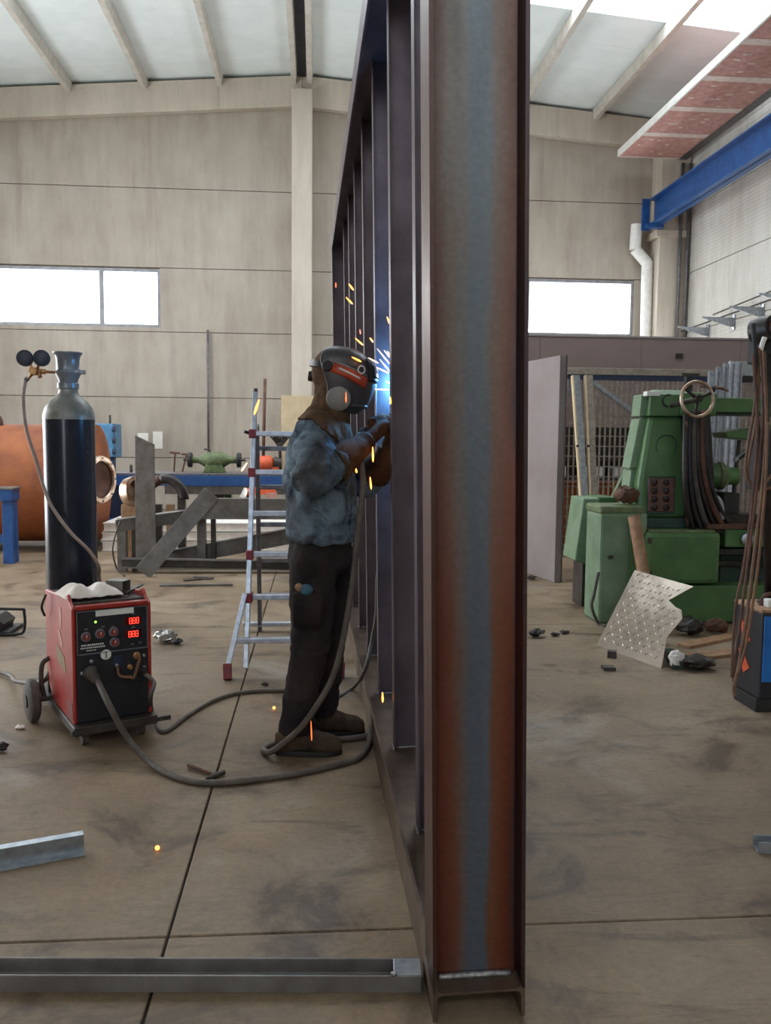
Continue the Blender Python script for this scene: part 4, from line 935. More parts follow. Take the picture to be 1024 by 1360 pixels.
# ------------------------------------------------------------------ bits lying on the left floor
flatbar('flat_bar', 'long flat grey bar lying on the floor in front of the steel pile', at_z(212, 778, .006), at_z(309, 777, .006), .05, .028, 'grey_steel')
flatbar('flat_bar', 'short dark flat offcut on the floor above the long flat bar', at_z(244, 771, .006), at_z(268, 769, .006), .05, .012)
flatbar('flat_bar', 'dark flat offcut overlapping beside the short one near the steel pile', at_z(258, 766, .016), at_z(283, 768, .016), .045, .012)
def crumple(name, lab, cat, c, r, mat, seed, sq=.5, grp=None):
    m_ = MB().sphere(V(c) + V((0, 0, r * sq)), (r, r * .8, r * sq), 12, 8)
    m_.v = [p + noise.noise_vector(p * (2.2 / r) + V((seed, seed, 0))) * r * .34 for p in m_.v]
    lo = min(p.z for p in m_.v); m_.v = [p - V((0, 0, lo - .001)) for p in m_.v]
    return tag(m_.build(name, mat), lab, cat, grp)
crumple('foil_scrap', 'crumpled silver foil scrap on the floor right of the welding machine', 'scrap', at_z(220, 853), .075, 'foil', 3)
crumple('dark_scrap', 'small dark lump beside the silver foil scrap', 'scrap', at_z(236, 856), .035, 'black', 5)
crumple('dark_scrap', 'dark lump on the floor at the left edge below the wheel', 'scrap', at_z(0, 998), .035, 'oily', 8)
crumple('pale_scrap', 'tiny pale paper scrap on the floor below the machine wheel', 'scrap', at_z(27, 968), .022, 'white', 11, .3)
crumple('dark_scrap', 'small dark crumb on the floor between the ladder foot and the boots', 'scrap', at_z(352, 911), .022, 'oily', 15, .35)
# black tray with spool at the left edge
jb = at_z(8, 845); jk = thing('metal_tray', 'black metal tray with a wire handle at the left picture edge', 'tray', jb)
MB().box(jb.x - .5, jb.y - .0, 0, jb.x + .02, jb.y + .30, .03).build('tray_floor', 'black', jk, bevel=.004)
MB().prism([(-.28, 0), (-.04, 0), (-.02, .05), (-.08, .10), (-.28, .16)], (jb.x, jb.y + .02, .03), (1, 0, 0), (0, 0, 1), (0, 1, 0), .24).build('side_plate', 'oily', jk, bevel=.004)
MB().tube([(jb.x - .28, jb.y + .0, .195), (jb.x + .09, jb.y + .0, .19), (jb.x + .125, jb.y, .17), (jb.x + .125, jb.y, .05), (jb.x + .07, jb.y, .012), (jb.x - .2, jb.y, .012)], .010, 8, 3).build('handle', 'black', jk, smooth=True)
# a thin hammer on the floor by the cable
h0, h1 = at_z(250, 1016, .012), at_z(285, 1030, .012)
t = thing('chipping_hammer', 'small chipping hammer lying on the floor above the torch cable', 'hammer', (h0 + h1) / 2)
MB().tube([h0, h1], .008, 8, 0).build('handle', 'rust', t, smooth=True); dd = (h1 - h0).normalized(); nn = V((-dd.y, dd.x, 0))
MB().tube([h1 - nn * .045, h1 - nn * .0, h1 + nn * .05], [.004, .012, .010], 8, 0).build('head', 'dark_steel', t)

# ------------------------------------------------------------------ right background
# interior partition of mauve sheet
pw = struct_empty('wall_interior', (4.5, 11.3, 0)); pw['label'] = 'low mauve-grey partition wall behind the wire cage'
for k in range(4):
    x0 = 1.55 + k * 1.36
    MB().box(x0 + .002, 11.25, 0, x0 + 1.358, 11.32, 2.735).build('panel', 'panel_dark', pw, bevel=.003, seg=1)
MB().box(1.55, 11.24, 2.736, 6.99, 11.33, 2.76).build('top_trim', 'panel_pink', pw)
c = at_y(902, 473, 11.245); MB().box(c.x - .05, 11.235, c.z - .035, c.x + .05, 11.249, c.z + .035).build('wall_hook_plate', 'oily', pw)
# thick standing board seen edge on
sb = thing('standing_board', 'tall thick mauve-grey board standing on the floor left of the wire cage', 'board', (2.3, 8.5, 0))
pa, pb = at_z(703, 762), at_z(736, 774)
dv = (pb - pa).normalized(); nv = V((dv.y, -dv.x, 0))
pa = pa - dv * .5
MB().prism([(0, 0), ((pb - pa).length, 0), ((pb - pa).length, 2.20), (0, 2.20)], pa, dv, (0, 0, 1), nv, -.07).build('core', 'panel_pink', sb, bevel=.004)
MB().prism([(0, 0), ((pb - pa).length + .006, 0), ((pb - pa).length + .006, 2.205), (0, 2.205)], pa - nv * .072, dv, (0, 0, 1), nv, -.006).build('back_sheet', 'panel_dark', sb)
# wire cage
YC = 10.1
cg = thing('wire_cage', 'wire mesh storage cage behind the green milling machine', 'cage', (4.2, YC, 0))
ZC = 2.16
for x_ in (2.86, 5.6): MB().box(x_ - .04, YC - .04, 0, x_ + .04, YC + .04, ZC).build('post', 'mesh', cg, bevel=.004)
MB().box(2.82, YC - .035, ZC, 5.64, YC + .035, ZC + .08).build('top_beam', 'mesh', cg, bevel=.004)
MB().box(2.82, YC - .03, ZC - .06, 5.64, YC + .03, ZC - .002).build('shadow_strip', 'blue_dark', cg)  # dark blue strip standing in for the shadow under the top beam
bars = MB(); xx = 2.92
while xx < 5.56: bars.bar((xx, YC - .02, .1), (xx, YC - .02, ZC - .06), .020, .012, (0, 1, 0)); xx += .062
for q in range(17): bars.bar((2.9, YC - .006, .12 + q * .12), (5.56, YC - .006, .12 + q * .12), .010, .014)
bars.build('wire_mesh', 'mesh', cg)['kind'] = 'stuff'
a, b_ = at_y(788, 508, YC - .08), at_y(853, 556, YC - .08)
MB().bar(a, b_, .05, .03, (0, 1, 0)).build('diagonal_brace', 'galv', cg, bevel=.003)
MB().box(2.8, YC - .05, .0, 5.66, YC + .05, .06).build('bottom_rail', 'mesh', cg)
MB().bar(at_y(752, 505, YC - .06), at_y(762, 526, YC - .06), .07, .03, (0, 1, 0)).build('bent_tab', 'galv', cg)
# leaning galvanised uprights in front of the cage
for k, (ut, ub, mt, lb) in enumerate(((765, 782, 'galv', 'left of the two tall pale posts leaning on the wire cage'), (782, 792, 'mesh', 'right of the two tall pale posts leaning on the wire cage'))):
    t0, b0 = at_y(ut, 499, 9.95), at_y(ub, 745, 9.55); b0.z = 0.0
    pp_ = thing('upright_post', lb, 'post', b0, None, 'posts leaning on the wire cage')
    MB().bar(b0, t0, .08, .05, (0, 1, 0)).build('channel', mt, pp_, bevel=.003); MB().bar(b0 + V((-.048, -.01, 0)), t0 + V((-.048, -.01, 0)), .016, .07, (0, 1, 0)).build('edge_lip', 'plywood', pp_)
    for q in (.28, .62): MB().cyl(b0.lerp(t0, q) + V((-.05, -.05, 0)), b0.lerp(t0, q) + V((-.05, -.03, 0)), .016, .016, 8).build('clip', 'black', pp_)
# goods behind the mesh
ob = thing('orange_board', 'orange board standing behind the wire cage near the floor', 'board', (3.3, 10.75, 0))
MB().box(2.62, 10.7, .08, 4.1, 10.78, .86).build('face', 'orange', ob, bevel=.005)
for dx in (2.8, 3.9): MB().box(dx, 10.72, 0, dx + .06, 10.77, .08).build('foot', 'dark_steel', ob)
sh_ = thing('storage_rack', 'dark rack with pale shelf boxes behind the wire cage', 'rack', (3.4, 10.6, 0))
for x_ in (2.62, 4.4): MB().box(x_ - .03, 10.4, 0, x_ + .03, 10.62, 1.5).build('post', 'oily', sh_)
MB().box(2.6, 10.4, .90, 4.42, 10.62, .93).build('shelf', 'dark_steel', sh_); MB().box(2.6, 10.4, 1.14, 4.42, 10.62, 1.2).build('shelf', 'dark_steel', sh_); MB().box(2.6, 10.64, .9, 4.42, 10.66, 1.55).build('back_sheet', 'oily', sh_)
for k, (x0, x1, lb) in enumerate(((2.66, 3.06, 'left pale box on the rack shelf behind the mesh'), (3.25, 3.52, 'middle pale box on the rack shelf behind the mesh'), (3.66, 4.02, 'right pale box on the rack shelf behind the mesh'))):
    tag(MB().box(x0, 10.42, .931, x1, 10.6, 1.06).build('storage_box', 'white_print', bevel=.006), lb, 'box', 'pale boxes on the rack')
tag(MB().sphere((2.80, 10.48, 1.262), .06, 12, 8).build('foil_ball', 'foil', smooth=True), 'small shiny lump on the upper rack shelf behind the mesh', 'scrap')
# bundle of long folded profiles leaning behind the milling machine
top_l, bot_l = at_y(951, 492, 8.6), at_y(945, 690, 8.2)
for k in range(4):
    lb = ['leftmost', 'second from left', 'third from left', 'rightmost'][k] + ' of the pale grey folded profiles leaning behind the milling machine'
    tp = at_y(947 + k * 10, 494 - min(k, 2) * 5 - (0 if k < 3 else 2), 9.2); bt_ = at_y(936 + k * 9, 690, 8.3); bt_.z = .0
    t = thing('folded_profile', lb, 'steel profile', bt_, None, 'folded profiles leaning behind the milling machine')
    MB().bar(bt_, tp, .105 if k < 3 else .15, .04, (0, 1, 0)).build('face', 'galv' if k != 3 else 'alu', t, bevel=.003)
    MB().bar(bt_ + V((.045, -.03, 0)), tp + V((.045, -.03, 0)), .012, .04, (0, 1, 0)).build('fold', 'alu_dark', t)
a, b_ = at_y(985, 487, 9.4), at_y(1040, 487, 9.4)
tpb = thing('horizontal_profile', 'pale grey horizontal profile with a dark underside beside the leaning profiles', 'steel profile', V((a.x, 9.4, 0)))
MB().box(a.x - .05, 9.4, a.z - .10, a.x + 1.3, 9.5, a.z + .06).build('top_bar', 'galv', tpb, bevel=.004); MB().box(a.x + .05, 9.42, a.z - .17, a.x + 1.3, 9.48, a.z - .102).build('under_bar', 'oily', tpb)
for dx in (.75, 1.2): MB().box(a.x + dx, 9.42, 0, a.x + dx + .06, 9.48, a.z - .1).build('leg', 'galv', tpb)

# ------------------------------------------------------------------ green milling machine
GX = 2.5; GY = 6.45
gm = thing('milling_machine', 'large green milling machine with a handwheel and hoses', 'milling machine', (2.8, 6.8, 0))
def gy(u, v, y=GY): return at_y(u, v, y)
def gbox(name, u0, v0, u1, v1, y0, y1, mat, bevel=.012, parent=None, z0=None):
    a, b = at_y(u0, v0, y0), at_y(u1, v1, y0)
    return MB().box(a.x, y0, b.z if z0 is None else z0, b.x, y1, a.z).build(name, mat, parent or gm, bevel=bevel)
# base: left cabinet, door panel, plinth
cab = gbox('left_cabinet', 798, 682, 856, 820, 6.35, 6.7, 'green_pale', .02, z0=.0)
gbox('cabinet_cap', 797, 672, 856, 684, 6.36, 6.72, 'green_olive', .02)
gbox('cabinet_edge', 838, 690, 845, 800, 6.33, 6.36, 'green', .006)
gbox('latch', 809, 738, 815, 742, 6.33, 6.352, 'dark_steel', .002, cab)
gbox('plinth', 857, 778, 1030, 826, 6.32, 7.4, 'green', .015, z0=.01)
dp_ = gbox('door_panel', 859, 707, 956, 776, 6.28, 7.2, 'green', .035)
gbox('door_strip', 862, 704, 950, 708, 6.30, 6.9, 'green_olive', .004)
gbox('hinge', 861, 714, 866, 722, 6.262, 6.282, 'dark_steel', .003, dp_); gbox('hinge', 861, 758, 866, 766, 6.262, 6.282, 'dark_steel', .003, dp_)
gbox('rear_base', 957, 737, 1040, 777, 6.5, 7.4, 'green_dark', .01)
gbox('slide_way', 952, 729, 1040, 737, 6.4, 7.2, 'black', .004); gbox('slide_way', 950, 745, 1040, 752, 6.42, 6.48, 'oily', .004)
sm = gbox('feed_box', 964, 702, 1004, 727, 6.36, 6.9, 'green', .012); gbox('feed_box', 1010, 702, 1040, 727, 6.36, 6.9, 'green', .012)
cc_ = at_y(992, 716, 6.34); MB().lathe([(.01, 0), (.05, 0), (.05, .02), (.03, .03)], cc_, (0, -1, 0), 18).build('dial', 'galv', sm, smooth='auto')
# rear electrical cabinet on the left
a = at_y(763, 745, 6.95); b_ = at_y(800, 662, 6.95)
MB().prism([(a.x, a.z), (b_.x - .12, a.z - .03), (b_.x - .02, b_.z), (a.x + .06, b_.z)], (0, 6.95, 0), (1, 0, 0), (0, 0, 1), (0, 1, 0), .35).build('electrical_cabinet', 'green_pale', gm, bevel=.012)
a = at_y(790, 750, 7.0); b_ = at_y(818, 660, 7.0); MB().box(a.x, 7.0, a.z, b_.x, 7.3, b_.z).build('electrical_cabinet', 'green', gm, bevel=.012)
# pedestal under the cabinet keeps it on the floor
a = at_y(775, 745, 7.0); MB().box(a.x, 7.02, 0, a.x + .25, 7.28, a.z + .02).build('cabinet_foot', 'dark_steel', gm)
# column: tapered tower
def tower(name, rows, mat, bevel=.03):
    R_ = []
    for u0, u1, v_, y0, y1 in rows:
        a, b = at_y(u0, v_, y0), at_y(u1, v_, y0); z = (a.z + b.z) / 2
        R_.append([(a.x, y0, z), (b.x, y0, z), (b.x - .03, y1, z), (a.x + .03, y1, z)])
    return MB().rings(R_).build(name, mat, gm, bevel=bevel)
tower('column', [(846, 912, 688, 6.46, 6.9), (848, 911, 640, 6.48, 6.9), (862, 909, 553, 6.55, 6.85)], 'green', .035)
tower('column_head', [(861, 917, 553, 6.53, 6.87), (864, 917, 524, 6.55, 6.87), (870, 917, 518, 6.60, 6.85)], 'green', .012)
MB().box(at_y(858, 524, 6.54).x, 6.52, at_y(858, 526, 6.54).z, at_y(876, 520, 6.54).x, 6.6, at_y(876, 520, 6.54).z).build('head_plate', 'white_print', gm, bevel=.004)
# paler side cover standing off the left of the column, in two pieces
def plate(name, pts, y0, y1, mat, parent=None, bevel=.008):
    q = [at_y(u, v_, y0) for u, v_ in pts]
    return MB().prism([(p.x, p.z) for p in q], (0, y0, 0), (1, 0, 0), (0, 0, 1), (0, 1, 0), y1 - y0).build(name, mat, parent or gm, bevel=bevel)
plate('side_cover', [(836, 622), (850, 622), (863, 556), (849, 556)], 6.60, 6.78, 'green_pale')
plate('side_cover', [(849, 553), (863, 553), (868, 524), (852, 524)], 6.60, 6.78, 'green_pale')
plate('side_cover', [(830, 690), (846, 690), (852, 624), (838, 624)], 6.60, 6.78, 'green_pale')
MB().torus(at_y(848, 540, 6.8) + V((-.0, 0, 0)), (1, .2, 0), .06, .02, 16, 6).build('side_knob', 'black', gm, smooth=True)
cf = at_y(878, 694, 6.44); MB().box(at_y(846, 690, 6.42).x, 6.42, at_y(846, 702, 6.42).z, at_y(914, 690, 6.42).x, 7.3, at_y(846, 688, 6.42).z).build('column_foot', 'green_dark', gm, bevel=.01)
MB().box(at_y(846, 690, 6.42).x, 6.38, at_y(846, 707, 6.42).z, at_y(960, 690, 6.42).x, 7.3, at_y(846, 702, 6.42).z).build('table_bed', 'oily', gm, bevel=.005)
# switch plate with eight sockets
kp = gbox('switch_plate', 862, 635, 895, 680, 6.455, 6.52, 'knob_plate', .008)
MB().box(at_y(860, 633, 6.47).x, 6.46, at_y(860, 683, 6.47).z, at_y(897, 633, 6.47).x, 6.5, at_y(860, 632.5, 6.47).z).build('switch_recess', 'green_dark', gm, bevel=.006)
for i in range(2):
    for j in range(4):
        c = at_y(869.5 + 15.5 * i, 641 + 11 * j, 6.45); MB().lathe([(.004, 0), (.024, 0), (.024, .012), (.016, .018), (.004, .018)], c + V((0, .006, 0)), (0, -1, 0), 12).build('switch_knob', 'oily', kp, smooth='auto')
c = at_y(886, 592, 6.50); MB().torus(c + V((0, .012, 0)), (0, 1, .05), .082, .004, 28, 6).build('cast_ring', 'green_dark', gm, smooth=True)
c = at_y(888, 532, 6.53); MB().torus(c, (0, 1, 0), .045, .007, 12, 6, -1.4, 1.9).build('hook', 'black', gm, smooth=True)
# handwheel
hc = at_y(926, 530, 6.15)
hw_ = MB().torus(hc, (.12, -1, .1), .127, .0125, 36, 10).build('handwheel', 'bright_rim', gm, smooth=True)
for k in range(3):
    a = 2 * PI * k / 3 + .4; x_, y_, z_ = frame_z(V((.12, -1, .1))); MB().tube([hc, hc + (x_ * math.cos(a) + y_ * math.sin(a)) * .122], [.014, .010], 8, 0).build('spoke', 'oily', hw_, smooth=True)
MB().lathe([(.028, -.03), (.03, .02), (.02, .035), (.02, .35)], hc, (-.12, 1, -.1), 14).build('hub', 'oily', hw_, smooth='auto')
# top casting and overarm
gbox('head_casting', 906, 521, 952, 553, 6.5, 7.2, 'green', .02)
gbox('overarm', 945, 528, 1060, 549, 6.62, 7.0, 'green', .01)
gbox('overarm_lip', 945, 549, 1060, 552, 6.64, 7.0, 'green_dark', .002)
plate('table_arm', [(964, 574), (1002, 568), (1040, 562), (1040, 584), (1002, 585), (966, 581)], 6.7, 6.95, 'green')
c = at_y(952, 632, 6.65); MB().lathe([(.04, -.14), (.09, -.13), (.10, -.1), (.10, .05), (.07, .08), (.07, .16), (.03, .17)], c, (1, -.1, 0), 20).build('feed_motor', 'green', gm, smooth='auto')
MB().lathe([(.10, .0), (.112, .01), (.112, .04), (.10, .05)], c, (1, -.1, 0), 20).build('motor_ring', 'green_olive', gm, smooth='auto')
# dark spindle block with hoses
a, b_ = at_y(908, 545, 6.5), at_y(940, 690, 6.5)
MB().prism([(a.x, b_.z), (b_.x + .09, b_.z), (b_.x, a.z), (a.x + .02, a.z)], (0, 6.52, 0), (1, 0, 0), (0, 0, 1), (0, 1, 0), .5).build('spindle_housing', 'oily', gm, bevel=.02)
for k in range(6):
    u = 910 + k * 5.5; MB().tube([at_y(u + 1, 546, 6.42), at_y(u, 590, 6.36), at_y(u + k * 1.2, 640, 6.34), at_y(u + 4 + k * 3.5, 680, 6.36), at_y(u + 12 + k * 5.5, 706, 6.40)], .018 if k % 2 else .023, 8).build('hose', ['oily', 'black', 'rubber_grey', 'oily', 'rust', 'black'][k], gm, smooth=True)
MB().tube([at_y(912, 560, 6.38), at_y(912, 620, 6.36), at_y(913, 700, 6.38)], .014, 8).build('guide_rod', 'rust', gm, smooth=True)
gbox('vice', 962, 655, 982, 683, 6.45, 6.8, 'black', .01); gbox('vice_base', 948, 683, 1010, 698, 6.4, 6.9, 'oily', .006); gbox('work_table', 940, 696, 1040, 703, 6.34, 7.0, 'rust', .004)
MB().tube([at_y(947, 660, 6.4), at_y(955, 668, 6.38), at_y(958, 690, 6.38)], .03, 8).build('drive_shaft', 'galv', gm, smooth=True)
for k in range(3): MB().bar(at_y(975 + 7 * k, 612 - 3 * k, 6.62), at_y(1003, 588 + 4 * k, 6.66), .02, .02).build('linkage', 'galv' if k == 0 else 'oily', gm)
MB().tube([at_y(982, 585, 6.7), at_y(976, 640, 6.65), at_y(972, 690, 6.6)], .016, 8).build('link_rod', 'oily', gm, smooth=True)
for k in range(2): MB().tube([at_y(930 + 18 * k, 513, 6.7), at_y(962 + 5 * k, 516 + k * 3, 6.6)], .010, 8, 0).build('crank_lever', 'rust', gm)
MB().sphere(at_y(946, 517, 6.6), .028, 12, 8).build('lever_ball', 'black', gm, smooth=True)
MB().bar(at_y(914, 520, 6.8), at_y(914, 500, 6.8), .05, .05, (0, 1, 0)).build('top_bracket', 'black', gm); MB().bar(at_y(905, 497, 6.8), at_y(928, 498, 6.8), .03, .02).build('top_lever', 'dark_steel', gm)
MB().tube([at_y(795, 760, 6.30), at_y(789, 790, 6.28), at_y(786, 806, 6.26), at_z(795, 828, .012), at_z(806, 832, .012)], .012, 8).build('drain_hose', 'rubber_grey', gm, smooth=True)
# a thin bar leaning behind the cabinet
flatbar('lever_bar', 'thin olive bar leaning between the wire cage and the milling machine', at_y(812, 664, 7.4) - V((0, 0, 1.0)) * 0 , at_y(833, 622, 7.5), .03, .03, 'green_olive', 'bar')
# crumpled wrapper on the cabinet
wr_ = crumple('crumpled_wrapper', 'crumpled pink and brown wrapper lying on the green machine cabinet', 'wrapper', V((at_y(830, 676, 6.55).x, 6.52, at_y(826, 672, 6.36).z + .0)), .10, 'rust', 21, .6)
wr_.location.z = at_y(826, 672, 6.36).z + .001
# brown cardboard tube leaning on the machine
b0 = at_z(862, 836, 0); b0 = V((at_y(858, 800, 6.15).x, 5.98, 0)); t0 = at_y(842, 686, 6.27)
ct = MB().tube([b0, t0], .045, 18, 0)
tag(ct.build('cardboard_tube', 'wood', smooth='auto'), 'brown cardboard tube leaning against the green milling machine', 'tube')
# checker plate leaning against the machine
P = [at_z(792, 857, 0), at_z(878, 888, 0)]
ex = (P[1] - P[0]); Lx = ex.length; ex.normalize()
T0 = at_y(843, 757, 5.78); ez = (T0 - P[0]); ez = (ez - ex * ez.dot(ex)).normalized(); en = ex.cross(ez).normalized()
if en.y > 0: en = -en
def pl2(u, v_):   # intersection of the pixel ray with the plate's plane
    d_ = _ray(u, v_); o = V((0, 0, CAM_H)); k = (P[0] - o).dot(en) / d_.dot(en); q = o + d_ * k; return ((q - P[0]).dot(ex), (q - P[0]).dot(ez))
outl = [pl2(*q) for q in ((792, 857), (878, 888), (886, 846), (906, 822), (905, 810), (897, 806), (888, 797), (921, 779), (843, 757))]
cp_ = thing('checker_plate', 'shiny aluminium checker plate with a torn right edge leaning on the green machine', 'metal sheet', P[0])
MB().prism(outl, P[0], ex, ez, en, -.003).build('sheet', 'checker', cp_)
def inside(x, y):
    r = False; n = len(outl)
    for i in range(n):
        x1, y1 = outl[i]; x2, y2 = outl[(i + 1) % n]
        if (y1 > y) != (y2 > y) and x < (x2 - x1) * (y - y1) / (y2 - y1) + x1: r = not r
    return r
tr_ = MB(); st_ = .046
for i in range(-8, 24):
    for j in range(-2, 20):
        cx, cy = i * st_ + .01, j * st_ + .01; s2 = 1 if (i + j) % 2 else -1
        if all(inside(cx + dx, cy + dy) for dx in (-.018, .018) for dy in (-.018, .018)):
            for off in (0,):
                a_ = PI / 4 * s2; dx, dy = math.cos(a_), math.sin(a_); c = P[0] + ex * (cx - dy * off) + ez * (cy + dx * off) ; dd = ex * dx + ez * dy; ss_ = ex * -dy + ez * dx
                tr_.add([c - dd * .021, c + ss_ * .006 + en * .0002, c + dd * .021, c - ss_ * .006 + en * .0002, c + en * .007], [(0, 1, 4), (1, 2, 4), (2, 3, 4), (3, 0, 4)])
to = tr_.build('raised_tread', 'tread', cp_); to['kind'] = 'stuff'

# ------------------------------------------------------------------ scrap below the machine and on the right floor
for k, (u0, v0, u1, v1, w_, h_, mt, lb) in enumerate((
    (908, 858, 985, 842, .10, .02, 'wood', 'upper pale wooden slat lying in the scrap under the milling machine'),
    (902, 874, 975, 866, .13, .02, 'wood', 'lower pale wooden slat lying in the scrap under the milling machine'),
    (888, 866, 900, 884, .06, .05, 'green_dark', 'dark green block in the scrap beside the checker plate'))):
    a, b_ = at_z(u0, v0, h_ / 2 + .001), at_z(u1, v1, h_ / 2 + .001); flatbar('scrap_slat', lb, a, b_, w_, h_, mt, 'scrap')
crumple('dark_scrap', 'rounded dark lump in the scrap under the milling machine, nearest the checker plate', 'scrap', at_z(916, 844), .10, 'oily', 31, .6)
crumple('dark_scrap', 'flat brown lump in the scrap under the milling machine, nearest the blue machine', 'scrap', at_z(950, 840), .09, 'rust', 37, .5)
crumple('plastic_scrap', 'crumpled grey plastic film in the scrap right of the checker plate', 'scrap', at_z(925, 888), .11, 'rubber_grey', 41, .3)
crumple('plastic_scrap', 'white crumpled bag piece standing beside the checker plate', 'scrap', at_z(898, 888), .05, 'white', 43, 1.1)
flatbar('steel_block', 'small dark steel block on the floor beside the checker plate corner', at_z(807, 868, .022), at_z(819, 869, .022), .06, .044)
flatbar('steel_block', 'grey flat steel block on the floor in front of the checker plate', at_z(800, 887, .01), at_z(816, 887, .01), .07, .02, 'dark_steel')
for k, (u, v_, r, lb) in enumerate(((706, 770, .05, 'dark scrap sliver on the floor beside the standing board'), (712, 846, .06, 'largest dark scrap on the floor right of the steel post'), (737, 845, .035, 'small dark scrap on the floor, middle one right of the steel post'), (750, 842, .035, 'dark scrap on the floor farthest right of the steel post'))):
    crumple('floor_scrap', lb, 'scrap', at_z(u, v_), r, 'oily', 50 + k * 3, .3)

# ------------------------------------------------------------------ blue machine and cable stand at the right edge
bc = at_z(1006, 947); bf = at_z(974, 926)
bz = at_y(1006, 814, bc.y).z
bm_ = thing('blue_welder', 'blue and black boxy machine at the right picture edge', 'welding machine', (bc.x + .3, bc.y + .3, 0))
yL = bf.y - bc.y
MB().box(bc.x, bc.y, .07, bc.x + .62, bc.y + yL, bz).build('body', 'black_panel', bm_, bevel=.01)
zb0, zb1 = at_y(1010, 906, bc.y).z, at_y(1010, 817, bc.y).z - .006
MB().box(bc.x + .012, bc.y - .008, zb0, bc.x + .60, bc.y - .0005, zb1).build('front_plate', 'blue_bright', bm_, bevel=.003)
MB().box(bc.x - .01, bc.y - .012, bz, bc.x + .63, bc.y + yL + .01, bz + .018).build('top_cover', 'wood', bm_, bevel=.005)
MB().box(bc.x - .004, bc.y + .012, 0.0, bc.x + .6, bc.y + yL - .02, .07).build('plinth', 'black', bm_, bevel=.004)
for k in range(2):
    MB().prism([(.10, .28 - k * .15), (.16, .24 - k * .15), (.22, .36 - k * .15), (.19, .37 - k * .15)], (bc.x - .004, bc.y, .08), (0, 1, 0), (0, 0, 1), (1, 0, 0), .003).build('orange_mark', 'orange_bright', bm_)
c = at_y(1012, 800, bc.y + .15); MB().torus((bc.x + .10, bc.y + .12, bz + .02), (.3, -1, 0), .055, .012, 16, 8, 0 - .3, PI + .3).build('lift_handle', 'rust', bm_, smooth=True)
MB().box(bc.x + .05, bc.y + .04, bz + .018, bc.x + .10, bc.y + .09, bz + .06).build('white_cap', 'white_print', bm_, bevel=.006)
# boom stand with feeder head and hanging cables
sy = bc.y + yL * .6
st0 = V((at_y(1012, 700, sy).x + .06, sy, bz + .018))
bs = thing('cable_boom', 'dark boom stand carrying a feeder head and looped brown cables', 'boom stand', st0)
MB().tube([st0, at_y(1016, 560, sy), V((at_y(1014, 470, sy).x + .03, sy, at_y(1014, 470, sy).z))], .024, 10, 0).build('mast', 'oily', bs, smooth=True)
MB().lathe([(.06, 0), (.06, .012), (.03, .02)], st0, n=18).build('mast_foot', 'oily', bs, smooth='auto')
hd = at_y(1013, 438, sy)
MB().lathe([(.03, -.06), (.066, -.055), (.072, 0), (.066, .05), (.03, .055)], hd + V((.01, 0, 0)), (.5, -1, .1), 22).build('reel', 'oily', bs, smooth='auto')
MB().lathe([(.02, .056), (.044, .058), (.044, .068), (.02, .072)], hd + V((.01, 0, 0)) + V((.5, -1, .1)).normalized() * -.002, (.5, -1, .1), 18).build('reel_cap', 'knob_plate', bs, smooth='auto')
MB().box(hd.x + .03, hd.y + .06, hd.z - .16, hd.x + .30, hd.y + .22, hd.z + .03).build('feeder_box', 'black', bs, bevel=.012)
MB().tube([hd + V((-.035, -.09, -.05)), hd + V((-.05, -.09, -.10)), hd + V((-.055, -.09, -.17))], [.014, .012, .007], 8, 3).build('white_tag', 'white_print', bs, smooth=True)
MB().box(hd.x - .03, sy - .05, at_y(1012, 650, sy).z, hd.x + .3, sy + .06, at_y(1012, 570, sy).z).build('rear_box', 'black_panel', bs, bevel=.01)
paths = [
    [(1004, 460), (1008, 500), (1004, 560), (993, 620), (997, 642), (1012, 645), (1026, 630)],
    [(1008, 462), (1002, 540), (992, 600), (992, 632), (1006, 650), (1024, 648)],
    [(1010, 465), (1014, 540), (1006, 640), (994, 740), (984, 820), (976, 880), (974, 905)],
    [(1014, 466), (1018, 560), (1012, 650), (1000, 750), (990, 830), (982, 880), (975, 912), (976, 925)],
    [(1020, 560), (1016, 650), (1008, 740), (1000, 800), (990, 860), (979, 896)],
    [(1000, 470), (1006, 560), (1000, 660), (988, 750), (978, 800), (974, 850), (972, 900)]]
for k, pth in enumerate(paths):
    pts = [at_y(u, v_, sy - .10 - .02 * k - max(0, (v_ - 640)) * .0009) for u, v_ in pth]
    MB().tube(pts, .0075 if k != 3 else .009, 8).build('hanging_cable', ['cable_brown', 'cable_brown', 'rust', 'cable_brown', 'cable_brown', 'rust'][k], bs, smooth=True)
MB().tube([at_y(1000, 430, sy - .1), at_y(1003, 470, sy - .12), at_y(1004, 540, sy - .1), at_y(1010, 600, sy - .08)], .012, 8).build('hanging_cable', 'black', bs, smooth=True)

# ------------------------------------------------------------------ the person welding
def bake(o):
    """turn the generated surface into plain mesh data"""
    dg = bpy.context.evaluated_depsgraph_get(); dg.update()
    me = bpy.data.meshes.new_from_object(o.evaluated_get(dg)); mats = [m_ for m_ in o.data.materials]
    o.modifiers.clear(); o.data = me
    if not me.materials:
        for m_ in mats: me.materials.append(m_)
    for p in me.polygons: p.use_smooth = True
    return o
PY = 3.87
ps = thing('person', 'person in denim jacket, dark trousers and welding helmet welding the steel frame', 'person', (0.02, PY, 0))
UP, SY = V((0, 0, 1)), V((0, 1, 0))
def J(x, y, z): return V((x, y, z))
R_SH, R_EL, R_WR = J(-.01, 3.685, 1.415), J(-.015, 3.60, 1.225), J(.195, 3.775, 1.362)
L_SH, L_EL, L_WR = J(.035, 4.055, 1.415), J(.235, 4.12, 1.175), J(.320, 3.985, 1.315)
R_HIP, R_KN, R_AN = J(.0, 3.785, .86), J(-.025, 3.76, .49), J(-.085, 3.75, .10)
